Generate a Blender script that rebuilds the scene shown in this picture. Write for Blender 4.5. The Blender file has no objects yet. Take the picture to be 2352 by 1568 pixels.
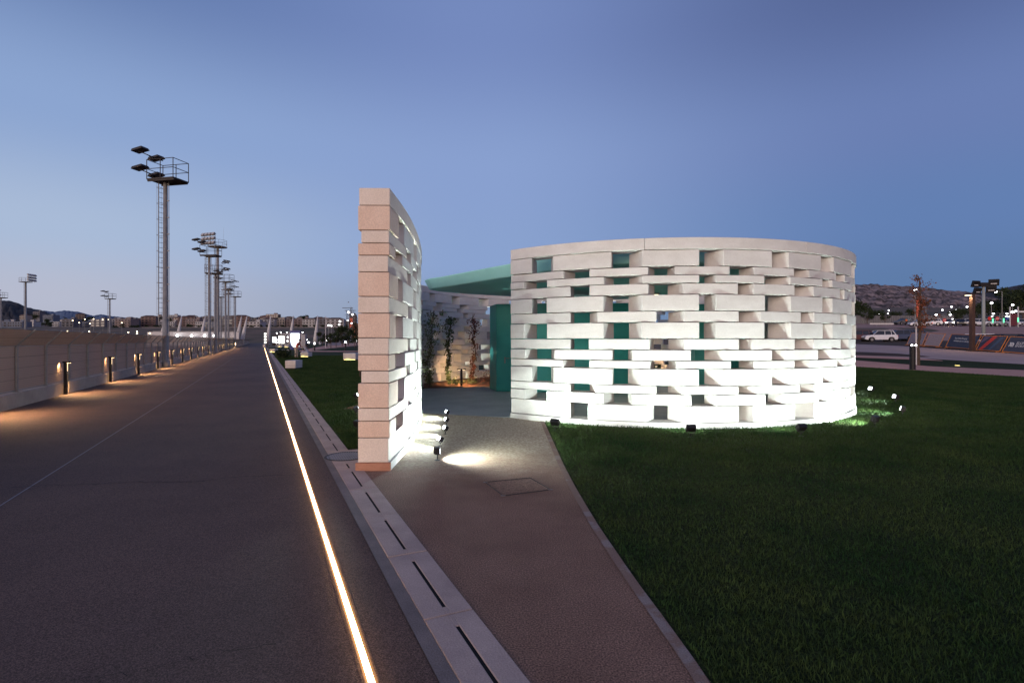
import bpy, math, random
import numpy as np
from mathutils import Vector, Matrix
R = math.radians
rnd = random.Random(7)
sc = bpy.context.scene

# ------------------------------------------------------------------ camera, sky, sun, exposure
FOC = 1235.0; CH = 1.65; HOR = 781.0; CX = 1176.0
cam = bpy.data.cameras.new('camera'); camo = bpy.data.objects.new('camera', cam)
sc.collection.objects.link(camo); sc.camera = camo
camo.location = (0, 0, CH); camo.rotation_euler = (R(90), 0, 0)
cam.sensor_width = 36; cam.lens = FOC / 2352 * 36; cam.shift_y = -3 / 2352; cam.clip_end = 9000; cam.clip_start = .05

def s2l(c):
    return tuple(((v / 255) / 12.92 if v / 255 <= .04045 else ((v / 255 + .055) / 1.055) ** 2.4) for v in c) + (1,)

w = bpy.data.worlds.new('World'); sc.world = w; w.use_nodes = True
nt = w.node_tree; nt.nodes.clear()
def N(t, **k):
    n = nt.nodes.new(t)
    for a, b in k.items(): setattr(n, a, b)
    return n
def ramp(stops):
    r = N('ShaderNodeValToRGB'); e = r.color_ramp.elements
    while len(e) > 1: e.remove(e[-1])
    e[0].position = stops[0][0]; e[0].color = s2l(stops[0][1])
    for p, c in stops[1:]:
        x = e.new(p); x.color = s2l(c)
    r.color_ramp.interpolation = 'EASE'
    return r
tc = N('ShaderNodeTexCoord'); sep = N('ShaderNodeSeparateXYZ'); nt.links.new(tc.outputs['Generated'], sep.inputs[0])
rl = ramp([(0, (176, 178, 194)), (.06, (182, 187, 206)), (.16, (169, 187, 215)), (.32, (140, 165, 208)), (.52, (98, 122, 172)), (1, (60, 80, 130))])
rc = ramp([(0, (118, 140, 168)), (.05, (128, 150, 182)), (.14, (138, 162, 206)), (.30, (137, 160, 207)), (.50, (117, 138, 190)), (1, (60, 80, 130))])
rr = ramp([(0, (88, 117, 152)), (.08, (94, 124, 168)), (.18, (99, 128, 178)), (.32, (106, 127, 178)), (.50, (86, 103, 151)), (1, (60, 80, 130))])
for r_ in (rl, rc, rr): nt.links.new(sep.outputs['Z'], r_.inputs[0])
# azimuth factor x / sqrt(x2+y2)
m1 = N('ShaderNodeMath', operation='MULTIPLY'); m2 = N('ShaderNodeMath', operation='MULTIPLY'); m3 = N('ShaderNodeMath', operation='ADD')
m4 = N('ShaderNodeMath', operation='SQRT'); m5 = N('ShaderNodeMath', operation='DIVIDE')
nt.links.new(sep.outputs['X'], m1.inputs[0]); nt.links.new(sep.outputs['X'], m1.inputs[1])
nt.links.new(sep.outputs['Y'], m2.inputs[0]); nt.links.new(sep.outputs['Y'], m2.inputs[1])
nt.links.new(m1.outputs[0], m3.inputs[0]); nt.links.new(m2.outputs[0], m3.inputs[1]); nt.links.new(m3.outputs[0], m4.inputs[0])
nt.links.new(sep.outputs['X'], m5.inputs[0]); nt.links.new(m4.outputs[0], m5.inputs[1])
def mapr(a, b):
    n = N('ShaderNodeMapRange'); n.inputs[1].default_value = a; n.inputs[2].default_value = b; n.interpolation_type = 'SMOOTHSTEP'
    nt.links.new(m5.outputs[0], n.inputs[0]); return n
fl = mapr(-.68, -.05); fr = mapr(-.05, .62)
x1 = N('ShaderNodeMix', data_type='RGBA'); x2 = N('ShaderNodeMix', data_type='RGBA')
nt.links.new(fl.outputs[0], x1.inputs[0]); nt.links.new(rl.outputs[0], x1.inputs[6]); nt.links.new(rc.outputs[0], x1.inputs[7])
nt.links.new(fr.outputs[0], x2.inputs[0]); nt.links.new(x1.outputs[2], x2.inputs[6]); nt.links.new(rr.outputs[0], x2.inputs[7])
rb = ramp([(0, (250, 196, 172)), (.10, (226, 190, 186)), (.3, (172, 168, 196)), (.6, (120, 134, 186)), (1, (60, 80, 130))]); nt.links.new(sep.outputs['Z'], rb.inputs[0])
m6 = N('ShaderNodeMath', operation='DIVIDE'); nt.links.new(sep.outputs['Y'], m6.inputs[0]); nt.links.new(m4.outputs[0], m6.inputs[1])
fb_ = N('ShaderNodeMapRange'); fb_.interpolation_type = 'SMOOTHSTEP'; fb_.inputs[1].default_value = .35; fb_.inputs[2].default_value = -.8; nt.links.new(m6.outputs[0], fb_.inputs[0])
x3 = N('ShaderNodeMix', data_type='RGBA'); nt.links.new(fb_.outputs[0], x3.inputs[0]); nt.links.new(x2.outputs[2], x3.inputs[6]); nt.links.new(rb.outputs[0], x3.inputs[7])
bg = N('ShaderNodeBackground'); bg.inputs[1].default_value = 1.0
nt.links.new(x3.outputs[2], bg.inputs[0])
wo = N('ShaderNodeOutputWorld'); nt.links.new(bg.outputs[0], wo.inputs[0])

# afterglow of the sun that has just set behind the camera, to the left
sun = bpy.data.lights.new('afterglow', 'SUN'); sun.energy = 2.3; sun.angle = R(35); sun.color = (1, .79, .66)
so = bpy.data.objects.new('afterglow', sun); sc.collection.objects.link(so)
d = Vector((.50, 1, -.07)).normalized()
so.rotation_euler = d.to_track_quat('-Z', 'Y').to_euler()

sc.view_settings.view_transform = 'Standard'; sc.view_settings.look = 'None'; sc.view_settings.exposure = 0; sc.view_settings.gamma = 1
sc.cycles.use_denoising = True
sc.cycles.max_bounces = 6; sc.cycles.diffuse_bounces = 3; sc.cycles.transparent_max_bounces = 12
sc.cycles.sample_clamp_indirect = 4
sc.cycles.caustics_reflective = False; sc.cycles.caustics_refractive = False

# ------------------------------------------------------------------ terrain height
def smooth(a, b, x):
    t = min(1, max(0, (x - a) / (b - a))); return t * t * (3 - 2 * t)
RP = [(0, 0), (33, 0), (44, .56), (56, 1.0), (80, 1.39), (84, 1.6), (95, 2.9), (104, 4.0), (120, 4.5), (140, 5.95), (200, 10), (400, 26), (900, 40), (9000, 60)]
def rprof(D): return float(np.interp(D, [a for a, b in RP], [b for a, b in RP]))
def lprof(D): return 0.0 if D < 330 else float(np.interp(D, [330, 450, 800, 9000], [0, 12.0, 24, 60]))
def hgt(x, y):
    if y < 33: return 0.0
    wgt = smooth(.30, .50, x / y)
    return wgt * rprof(y) + (1 - wgt) * lprof(y)
def gp(px, py):
    """ground point seen at that place of the photograph"""
    dx = (px - CX) / FOC; dz = -(py - HOR) / FOC
    D = 1.0
    prev = 1.0
    while D < 3000:
        if CH + dz * D <= hgt(dx * D, D): break
        prev = D; D *= 1.01
    a, b = prev, D
    for _ in range(30):
        m = (a + b) / 2
        if CH + dz * m <= hgt(dx * m, m): b = m
        else: a = m
    return Vector((dx * b, b, hgt(dx * b, b)))
def atd(px, D): return (px - CX) / FOC * D
def zat(py, D): return CH - (py - HOR) / FOC * D
U = Vector((-.4217, .9068, 0)); NN = Vector((.9068, .4217, 0))     # along and across the promenade
def st(s, t, z=0): v = NN * s + U * t; return Vector((v.x, v.y, z))

# ------------------------------------------------------------------ materials
MATS = {}
def mat(name, col, rough=.8, col2=None, scale=5, bump=0, bscale=60, spec=.3, metal=0, detail=4, stretch=None, thr=(.35, .65), emit=0, ecol=None, speck=None):
    if name in MATS: return MATS[name]
    m = bpy.data.materials.new(name); m.use_nodes = True; MATS[name] = m
    t = m.node_tree; b = t.nodes['Principled BSDF']
    b.inputs['Roughness'].default_value = rough; b.inputs['Metallic'].default_value = metal
    b.inputs['Specular IOR Level'].default_value = spec
    b.inputs['Base Color'].default_value = tuple(col) + (1,)
    co = t.nodes.new('ShaderNodeTexCoord'); vec = co.outputs['Object']
    if stretch:
        mp = t.nodes.new('ShaderNodeMapping'); mp.inputs['Scale'].default_value = stretch
        t.links.new(vec, mp.inputs[0]); vec = mp.outputs[0]
    out = None
    if col2:
        n = t.nodes.new('ShaderNodeTexNoise'); n.inputs['Scale'].default_value = scale; n.inputs['Detail'].default_value = detail
        n.inputs['Roughness'].default_value = .65
        t.links.new(vec, n.inputs[0])
        r = t.nodes.new('ShaderNodeValToRGB'); r.color_ramp.elements[0].position = thr[0]; r.color_ramp.elements[1].position = thr[1]
        r.color_ramp.elements[0].color = tuple(col) + (1,); r.color_ramp.elements[1].color = tuple(col2) + (1,)
        t.links.new(n.outputs[0], r.inputs[0]); out = r.outputs[0]
        if speck:
            n3 = t.nodes.new('ShaderNodeTexNoise'); n3.inputs['Scale'].default_value = speck[0]; n3.inputs['Detail'].default_value = 2
            t.links.new(vec, n3.inputs[0])
            r3 = t.nodes.new('ShaderNodeValToRGB'); r3.color_ramp.elements[0].position = .36; r3.color_ramp.elements[1].position = .68
            a, c = speck[1], speck[2]
            r3.color_ramp.elements[0].color = (a, a, a, 1); r3.color_ramp.elements[1].color = (c, c, c, 1)
            t.links.new(n3.outputs[0], r3.inputs[0])
            mx = t.nodes.new('ShaderNodeMix'); mx.data_type = 'RGBA'; mx.blend_type = 'MULTIPLY'; mx.inputs[0].default_value = 1
            t.links.new(out, mx.inputs[6]); t.links.new(r3.outputs[0], mx.inputs[7]); out = mx.outputs[2]
        t.links.new(out, b.inputs['Base Color'])
    if bump:
        n2 = t.nodes.new('ShaderNodeTexNoise'); n2.inputs['Scale'].default_value = bscale; n2.inputs['Detail'].default_value = 3
        t.links.new(vec, n2.inputs[0])
        bp = t.nodes.new('ShaderNodeBump'); bp.inputs['Strength'].default_value = bump; bp.inputs['Distance'].default_value = .01
        t.links.new(n2.outputs[0], bp.inputs['Height']); t.links.new(bp.outputs[0], b.inputs['Normal'])
    if emit:
        b.inputs['Emission Color'].default_value = tuple(ecol or col) + (1,); b.inputs['Emission Strength'].default_value = emit
    return m

STONE = mat('pale_stone', (.73, .71, .67), .75, (.64, .615, .575), 2.2, .25, 45, speck=(70, .90, 1.04), stretch=(1, 1, 2.2))
STONE2 = mat('pink_stone', (.82, .655, .53), .8, (.76, .58, .46), 2.5, .3, 45, speck=(60, .88, 1.05))
STONE3 = mat('warm_stone', (.82, .735, .64), .8, (.76, .67, .57), 2.5, .3, 45, speck=(60, .9, 1.04))
TERRA = mat('stained_plinth', (.50, .26, .17), .85, (.40, .19, .12), 6, .3, 60, stretch=(1, 1, 3))
ROAD = mat('promenade_asphalt', (.132, .084, .067), .82, (.080, .051, .044), .38, .9, 160, speck=(150, .45, 1.8), spec=.35, thr=(.3, .7))
PATHM = mat('resin_path', (.30, .175, .120), .9, (.205, .114, .076), 1.1, .8, 130, speck=(100, .45, 1.6), thr=(.3, .7))
SLAB = mat('channel_slab', (.55, .42, .35), .8, (.42, .32, .27), 1.9, .3, 90, speck=(120, .85, 1.1))
KERB = mat('kerb_concrete', (.25, .205, .18), .85, (.18, .15, .135), 2.5, .4, 80, speck=(120, .8, 1.15))
EDGE = mat('path_edge', (.27, .175, .13), .9, (.32, .255, .22), 2.6, .4, 80, speck=(120, .8, 1.15), thr=(.50, .57))
SLOT = mat('slot_dark', (.012, .011, .010), .9)
def sand_and_spill():  # loose sand near the entrance, its paleness also painting in lamp spill
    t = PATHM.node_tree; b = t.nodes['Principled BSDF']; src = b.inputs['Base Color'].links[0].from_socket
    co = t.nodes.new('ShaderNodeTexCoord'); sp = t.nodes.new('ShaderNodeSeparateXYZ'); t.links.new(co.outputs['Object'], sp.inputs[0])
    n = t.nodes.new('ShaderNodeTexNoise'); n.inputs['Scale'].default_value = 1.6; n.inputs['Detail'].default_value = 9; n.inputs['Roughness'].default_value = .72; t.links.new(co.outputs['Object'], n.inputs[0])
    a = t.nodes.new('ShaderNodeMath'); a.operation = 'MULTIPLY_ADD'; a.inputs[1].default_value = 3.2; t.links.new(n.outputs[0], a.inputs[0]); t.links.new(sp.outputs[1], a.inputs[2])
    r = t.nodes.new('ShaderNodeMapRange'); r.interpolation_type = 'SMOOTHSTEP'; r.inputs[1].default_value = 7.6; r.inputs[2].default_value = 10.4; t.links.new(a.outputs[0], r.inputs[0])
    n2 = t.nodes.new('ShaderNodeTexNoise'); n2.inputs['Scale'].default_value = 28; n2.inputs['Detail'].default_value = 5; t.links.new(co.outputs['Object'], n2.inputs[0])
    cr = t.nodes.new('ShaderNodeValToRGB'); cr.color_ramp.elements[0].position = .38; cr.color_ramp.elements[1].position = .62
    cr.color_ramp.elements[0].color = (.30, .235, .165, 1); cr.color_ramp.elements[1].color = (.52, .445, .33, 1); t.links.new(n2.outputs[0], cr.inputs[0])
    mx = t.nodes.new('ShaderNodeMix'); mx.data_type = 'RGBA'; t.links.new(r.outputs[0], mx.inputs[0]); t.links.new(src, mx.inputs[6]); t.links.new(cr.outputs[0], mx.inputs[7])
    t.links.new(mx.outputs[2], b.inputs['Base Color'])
sand_and_spill()
FLOOR = mat('pavilion_floor', (.36, .375, .38), .5, (.28, .295, .30), 1.4, .1, 40, speck=(60, .92, 1.06))
LAWN = mat('lawn_soil', (.022, .034, .010), .95, (.040, .050, .015), 3.5, .8, 70, speck=(60, .5, 1.5), spec=.1)
BLADE = mat('grass_blades', (.018, .050, .013), .8, (.052, .082, .022), .9, 0, spec=.15, speck=(25, .6, 1.5))
SOIL = mat('red_soil', (.22, .10, .055), .95, (.13, .06, .035), 7, .8, 40)
BANK = mat('dry_bank', (.11, .058, .038), .95, (.055, .045, .028), .05, .3, 4, stretch=(1, 1, 3))
GROUND = mat('bare_ground', (.20, .13, .09), .95, (.075, .07, .042), .05, .3, 4)
LOT = mat('car_park_ground', (.42, .255, .20), .9, (.32, .20, .16), .3, .2, 20)
ROAD2 = mat('service_road', (.48, .34, .29), .85, (.40, .285, .245), .35, .2, 30)
PINKP = mat('pink_paving', (.66, .34, .24), .85, (.56, .29, .21), 1.2, .2, 60)
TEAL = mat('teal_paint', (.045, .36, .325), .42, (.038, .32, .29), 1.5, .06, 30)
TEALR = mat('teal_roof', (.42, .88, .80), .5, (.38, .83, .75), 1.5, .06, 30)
STEEL = mat('galvanised_steel', (.33, .32, .30), .55, (.24, .235, .225), 3, .1, 40, metal=.2)
DARKST = mat('dark_steel', (.05, .046, .045), .6, metal=.3)
BLACK = mat('black_metal', (.014, .013, .014), .45)
CORTEN = mat('brown_metal', (.075, .040, .028), .6, (.055, .03, .022), 5)
WHITE = mat('white_paint', (.62, .60, .59), .6, (.54, .52, .51), 2)
WHITEC = mat('white_concrete', (.66, .62, .60), .75, (.58, .55, .52), 3, .15, 60)
WALLC = mat('low_wall_concrete', (.46, .39, .33), .85, (.37, .31, .26), 1.6, .3, 50)
ORANGE = mat('orange_frame', (.55, .19, .04), .5)
NAVY = mat('navy_banner', (.035, .045, .075), .7, (.05, .055, .085), 2)
STRIPE = mat('striped_banner', (.45, .40, .42), .7)
REDB = mat('red_stripe', (.50, .05, .04), .7)
SIGNW = mat('sign_lettering', (.70, .70, .70), .7)
REDS = mat('road_sign_red', (.60, .04, .03), .5)
BLUES = mat('road_sign_blue', (.03, .07, .30), .5)
TRUNK = mat('bark', (.11, .075, .055), .9, (.07, .05, .035), 12, .6, 40)
LEAFD = mat('dark_leaves', (.022, .036, .018), .8, (.038, .050, .022), .8, spec=.1)
LEAFR = mat('autumn_leaves', (.24, .065, .035), .7, (.08, .06, .025), 3)
LEAFG = mat('climber_leaves', (.09, .17, .05), .6, (.15, .12, .05), 3)
HILL = mat('rocky_hillside', (.06, .045, .036), .95, (.40, .29, .25), .055, 0, stretch=(1, .4, 3.0), detail=9, thr=(.42, .60))
HILLD = mat('dark_hillside', (.030, .032, .036), .95, (.060, .055, .055), .02, 0, detail=6)
HILLB = mat('haze_blue_hill', (.10, .15, .24), 1, (.085, .13, .21), .004)  # blue of distance haze put into the hill colour
GLASSD = mat('dark_glass', (.018, .022, .032), .15, spec=.6)
TYRE = mat('tyre_rubber', (.018, .018, .018), .8)
RIM = mat('wheel_rim', (.30, .30, .31), .4, metal=.6)
SKIN = mat('skin', (.36, .20, .14), .6)
HAIR = mat('dark_hair', (.02, .014, .012), .6)
def emat(name, col, st_):
    if name in MATS: return MATS[name]
    m = bpy.data.materials.new(name); m.use_nodes = True; MATS[name] = m
    t = m.node_tree; t.nodes.clear(); e = t.nodes.new('ShaderNodeEmission'); e.inputs[0].default_value = tuple(col) + (1,); e.inputs[1].default_value = st_
    o = t.nodes.new('ShaderNodeOutputMaterial'); t.links.new(e.outputs[0], o.inputs[0]); return m
E_STRIP = emat('warm_strip_light', (1, .62, .31), 15)
E_WARM = emat('warm_lamp', (1, .66, .34), 12)
E_WARMP = emat('warm_point', (1, .80, .52), 7)
E_WHITE = emat('white_lamp', (.95, .97, 1), 14)
E_SPOT = emat('cool_spot_lens', (.86, .92, 1), 14)
E_PANEL = emat('lit_panel', (1, .97, .92), 2.2)
E_BLUEP = emat('lit_panel_cool', (.86, .93, 1), 2.6)
E_GREEN = emat('green_tube', (.15, 1, .45), 2.0)
E_RED = emat('tail_light', (1, .08, .06), 2.0)
E_HEAD = emat('head_light', (1, .92, .78), 45)
E_YEL = emat('yellow_strip', (1, .80, .25), 6)

# mesh cloth of the fence: fine wires, mostly see-through pattern
def fence_mat():
    m = bpy.data.materials.new('fence_mesh'); m.use_nodes = True
    t = m.node_tree; b = t.nodes['Principled BSDF']
    b.inputs['Base Color'].default_value = (.46, .34, .26, 1); b.inputs['Roughness'].default_value = .8
    co = t.nodes.new('ShaderNodeTexCoord'); sp = t.nodes.new('ShaderNodeSeparateXYZ'); t.links.new(co.outputs['UV'], sp.inputs[0])
    def line(o, per, duty):
        a = t.nodes.new('ShaderNodeMath'); a.operation = 'MULTIPLY'; a.inputs[1].default_value = 1 / per; t.links.new(o, a.inputs[0])
        f = t.nodes.new('ShaderNodeMath'); f.operation = 'FRACT'; t.links.new(a.outputs[0], f.inputs[0])
        g = t.nodes.new('ShaderNodeMath'); g.operation = 'LESS_THAN'; g.inputs[1].default_value = duty; t.links.new(f.outputs[0], g.inputs[0])
        return g.outputs[0]
    v = line(sp.outputs[0], .05, .30); h1 = line(sp.outputs[1], .05, .15); h2 = line(sp.outputs[1], .28, .06)
    a1 = t.nodes.new('ShaderNodeMath'); a1.operation = 'MAXIMUM'; t.links.new(v, a1.inputs[0]); t.links.new(h1, a1.inputs[1])
    a2 = t.nodes.new('ShaderNodeMath'); a2.operation = 'MAXIMUM'; t.links.new(a1.outputs[0], a2.inputs[0]); t.links.new(h2, a2.inputs[1])
    a3 = t.nodes.new('ShaderNodeMath'); a3.operation = 'MAXIMUM'; t.links.new(a2.outputs[0], a3.inputs[0]); a3.inputs[1].default_value = .66
    t.links.new(a3.outputs[0], b.inputs['Alpha'])
    cm = t.nodes.new('ShaderNodeMix'); cm.data_type = 'RGBA'; t.links.new(h2, cm.inputs[0])
    cm.inputs[6].default_value = (.50, .36, .27, 1); cm.inputs[7].default_value = (.24, .18, .14, 1)
    t.links.new(cm.outputs[2], b.inputs['Base Color'])
    return m
FENCEM = fence_mat()

# ------------------------------------------------------------------ mesh helpers
class MB:
    def __init__(s): s.v = []; s.f = []
    def poly(s, pts):
        b = len(s.v); s.v += [tuple(p) for p in pts]; s.f.append(tuple(range(b, b + len(pts)))); return s
    def prism(s, pts, z0, z1):
        """pts counter-clockwise; z1 may be a list"""
        n = len(pts); b = len(s.v)
        s.v += [(p[0], p[1], z0) for p in pts] + [(p[0], p[1], z1) for p in pts]
        s.f.append(tuple(reversed(range(b, b + n)))); s.f.append(tuple(range(b + n, b + 2 * n)))
        for i in range(n):
            j = (i + 1) % n; s.f.append((b + i, b + j, b + n + j, b + n + i))
        return s
    def box(s, c, d, rz=0, M=None, taper=1):
        b = len(s.v); hx, hy, hz = d[0] / 2, d[1] / 2, d[2] / 2
        for k, (x, y, z) in enumerate([(-1, -1, -1), (1, -1, -1), (1, 1, -1), (-1, 1, -1), (-1, -1, 1), (1, -1, 1), (1, 1, 1), (-1, 1, 1)]):
            tp = taper if z > 0 else 1
            v = Vector((x * hx * tp, y * hy * tp, z * hz))
            if rz: v = Matrix.Rotation(rz, 3, 'Z') @ v
            if M is not None: v = M @ v
            s.v.append((v.x + c[0], v.y + c[1], v.z + c[2]))
        for q in ((3, 2, 1, 0), (4, 5, 6, 7), (0, 1, 5, 4), (1, 2, 6, 5), (2, 3, 7, 6), (3, 0, 4, 7)):
            s.f.append(tuple(b + i for i in q))
        return s
    def tube(s, p0, p1, r0, r1=None, n=8, caps=True):
        r1 = r0 if r1 is None else r1
        p0 = Vector(p0); p1 = Vector(p1); ax = (p1 - p0)
        if ax.length < 1e-6: return s
        q = ax.to_track_quat('Z', 'Y'); b = len(s.v)
        for p, r in ((p0, r0), (p1, r1)):
            for i in range(n):
                a = 2 * math.pi * i / n; v = p + q @ Vector((r * math.cos(a), r * math.sin(a), 0)); s.v.append(tuple(v))
        for i in range(n):
            j = (i + 1) % n; s.f.append((b + i, b + j, b + n + j, b + n + i))
        if caps:
            s.f.append(tuple(reversed(range(b, b + n)))); s.f.append(tuple(range(b + n, b + 2 * n)))
        return s
    def pipe(s, pts, r, n=6):
        for a, c in zip(pts[:-1], pts[1:]): s.tube(a, c, r, r, n)
        return s
    def lathe(s, c, prof, n=20):
        b = len(s.v)
        for r, z in prof:
            for i in range(n):
                a = 2 * math.pi * i / n; s.v.append((c[0] + r * math.cos(a), c[1] + r * math.sin(a), c[2] + z))
        for k in range(len(prof) - 1):
            for i in range(n):
                j = (i + 1) % n; s.f.append((b + k * n + i, b + k * n + j, b + (k + 1) * n + j, b + (k + 1) * n + i))
        s.f.append(tuple(reversed(range(b, b + n)))); e = b + (len(prof) - 1) * n; s.f.append(tuple(range(e, e + n)))
        return s
    def ball(s, c, r, n=10, m=6, sq=(1, 1, 1)):
        pr = [(max(.001, math.sin(math.pi * k / m)) * r, -math.cos(math.pi * k / m) * r) for k in range(m + 1)]
        b = len(s.v); s.lathe((0, 0, 0), pr, n)
        for i in range(b, len(s.v)):
            v = s.v[i]; s.v[i] = (v[0] * sq[0] + c[0], v[1] * sq[1] + c[1], v[2] * sq[2] + c[2])
        return s
    def build(s, name, m, parent=None, bevel=0, smooth=False):
        me = bpy.data.meshes.new(name); me.from_pydata(s.v, [], s.f); me.update()
        me.materials.append(m)
        if smooth:
            me.polygons.foreach_set('use_smooth', [True] * len(me.polygons))
        o = bpy.data.objects.new(name, me); sc.collection.objects.link(o)
        if parent: o.parent = parent
        if bevel:
            md = o.modifiers.new('bevel', 'BEVEL'); md.width = bevel; md.segments = 2; md.limit_method = 'ANGLE'
        return o
def tag(o, label=None, cat=None, group=None, kind=None):
    if label: o['label'] = label
    if cat: o['category'] = cat
    if group: o['group'] = group
    if kind: o['kind'] = kind
    return o
def thing(name, label, cat, loc=(0, 0, 0), rz=0, group=None):
    o = bpy.data.objects.new(name, None); sc.collection.objects.link(o); o.location = loc; o.rotation_euler = (0, 0, rz)
    o.empty_display_size = .2
    return tag(o, label, cat, group)
def copy_tree(o, parent=None):
    c = o.copy(); sc.collection.objects.link(c)
    if parent: c.parent = parent
    for ch in [x for x in o.children]: copy_tree(ch, c)
    return c
ORD = 'first second third fourth fifth sixth seventh eighth ninth tenth eleventh twelfth thirteenth fourteenth fifteenth sixteenth seventeenth eighteenth nineteenth twentieth'.split()
def ordw(k):
    if k < 20: return ORD[k]
    return {6: 'sixty-', 7: 'seventy-', 8: 'eighty-', 2: 'twenty-', 3: 'thirty-', 4: 'forty-', 5: 'fifty-'}[(k + 1) // 10] + ORD[(k + 1) % 10 - 1] if (k + 1) % 10 else {3: 'thirtieth', 4: 'fortieth', 5: 'fiftieth', 6: 'sixtieth', 7: 'seventieth', 8: 'eightieth'}[(k + 1) // 10]
def lamp(name, kind, loc, direction, energy, col, parent, cone=110, blend=.9, size=.04):
    l = bpy.data.lights.new(name, kind); l.energy = energy; l.color = col
    if kind == 'SPOT': l.spot_size = R(cone); l.spot_blend = blend; l.shadow_soft_size = size
    elif kind == 'POINT': l.shadow_soft_size = size
    o = bpy.data.objects.new(name, l); sc.collection.objects.link(o); o.parent = parent; o.location = loc
    o.rotation_euler = Vector(direction).to_track_quat('-Z', 'Y').to_euler()
    return o
def strip(name, A, B, off, m, nseg=10, label=None):
    """sheet between two polylines of ground points, laid on the terrain"""
    def res(L, n):
        L = [Vector((p[0], p[1], 0)) for p in L]
        d_ = [0]
        for a, b in zip(L[:-1], L[1:]): d_.append(d_[-1] + (b - a).length)
        out = []
        for i in range(n + 1):
            x = d_[-1] * i / n; k = 0
            while k < len(L) - 2 and d_[k + 1] < x: k += 1
            f = (x - d_[k]) / max(1e-9, d_[k + 1] - d_[k]); out.append(L[k].lerp(L[k + 1], f))
        return out
    n = nseg * 6; a = res(A, n); b = res(B, n); mb = MB()
    for i in range(n + 1):
        for j in range(nseg + 1):
            p = a[i].lerp(b[i], j / nseg); mb.v.append((p.x, p.y, hgt(p.x, p.y) + off))
    for i in range(n):
        for j in range(nseg):
            q = i * (nseg + 1) + j; mb.f.append((q, q + 1, q + nseg + 2, q + nseg + 1))
    o = mb.build(name, m)
    # face up
    me = o.data
    if me.polygons[0].normal.z < 0: me.flip_normals()
    tag(o, label, kind='structure')
    return o

# ------------------------------------------------------------------ ground sheet
ys = [-80, -20, 0, 10, 20, 33] + list(np.arange(36, 160, 3.)) + list(np.arange(165, 320, 10.)) + list(np.arange(330, 480, 15.)) + [520, 600, 700, 800, 1000, 1400, 2000, 3500, 6000]
xs = [-6000, -3000, -1500, -900, -600, -400, -300, -220] + list(np.arange(-180, 181, 6.)) + [220, 300, 400, 600, 900, 1500, 3000, 6000]
g = MB()
for y in ys:
    for x in xs: g.v.append((x, y, hgt(x, y)))
nx = len(xs)
for i in range(len(ys) - 1):
    for j in range(nx - 1):
        q = i * nx + j; g.f.append((q, q + 1, q + nx + 1, q + nx))
tag(g.build('ground', GROUND, smooth=True), 'bare brown ground stretching to the horizon', kind='structure')

# promenade, light strip bed, kerb and channel
def band(name, s0, s1, t0, t1, z, m, nt_=60):
    mb = MB()
    ts = [t0 + (t1 - t0) * (i / nt_) ** 2 for i in range(nt_ + 1)]
    for a, b in zip(ts[:-1], ts[1:]):
        mb.poly([st(s0, a, z), st(s1, a, z), st(s1, b, z), st(s0, b, z)])
    return mb.build(name, m)
tag(band('promenade', -5.42, .485 - .05, -12, 330, .010, ROAD), 'wide asphalt promenade beside the fence', kind='structure')
tag(band('promenade_edge', .485 + .035, .77, -12, 330, .010, ROAD), 'narrow asphalt band between strip light and kerb', kind='structure')
kb = MB()
tag(band('kerb_strip', .77, .858, -12, 150, .016, KERB), 'grey concrete band beside the drainage channel', kind='structure')
# shallow joint across the asphalt and cracks
jt = MB(); ts = list(np.arange(-8, 60, 3.))
for a, b in zip(ts[:-1], ts[1:]): jt.poly([st(-2.358, a, .014), st(-2.342, a, .014), st(-2.342, b, .014), st(-2.358, b, .014)])
tag(jt.build('asphalt_joint', mat('pale_joint', (.26, .25, .26), .8)), 'thin pale joint line running along the asphalt', kind='structure')
def crack(pts, wd):
    mb = MB(); P = []
    for a, b in zip(pts[:-1], pts[1:]):
        for i in range(12):
            p = gp(*a).lerp(gp(*b), i / 12); P.append(Vector((p.x + rnd.uniform(-.015, .015), p.y + rnd.uniform(-.03, .03), .015)))
    for a, b in zip(P[:-1], P[1:]):
        w_ = wd * rnd.uniform(.4, 1.2); mb.poly([(a.x, a.y - w_, .0142), (b.x, b.y - w_, .0142), (b.x, b.y + w_, .0142), (a.x, a.y + w_, .0142)])
    return mb
c1 = crack([(30, 1120), (170, 1115), (330, 1108), (430, 1110), (560, 1096), (690, 1092)], .008)
tag(c1.build('asphalt_crack', mat('crack_dark', (.03, .025, .025), .9)), 'hairline crack wandering across the asphalt', kind='structure')
c2 = crack([(120, 1580), (330, 1545), (500, 1502), (640, 1480)], .003)
tag(c2.build('asphalt_crack', MATS['crack_dark']), 'fine crack across the near asphalt', kind='structure')

# the lit strip: profile a little proud of the asphalt, in lengths of 2 m
sl = thing('strip_light', 'long warm light strip set into the asphalt beside the promenade', 'strip light')
ch_ = MB(); ts = [-12 + i * 3 for i in range(80)]
rm = []
for k, (sa, sb) in enumerate(((.485 - .05, .485 - .036), (.485 + .022, .485 + .035))):
    for a, b in ((-12, 30), (30, 228)):
        ch_.poly([st(sa, a, .012), st(sb, a, .012), st(sb, b, .012), st(sa, b, .012)])
ch_.build('channel_rim', ROAD, sl)
dm = MB()
prof = [(.464, .004), (.465, .018), (.468, .023), (.474, .026), (.482, .026), (.488, .023), (.491, .018), (.492, .004)]
for a, b in zip([-12 + 2 * i for i in range(110)], [-12 + 2 * (i + 1) for i in range(110)]):
    for (s0, z0), (s1, z1) in zip(prof[:-1], prof[1:]):
        dm.poly([st(s0, a, z0), st(s1, a, z1), st(s1, b - .006, z1), st(s0, b - .006, z0)])
dm.build('diffuser', E_STRIP, sl)

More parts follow.
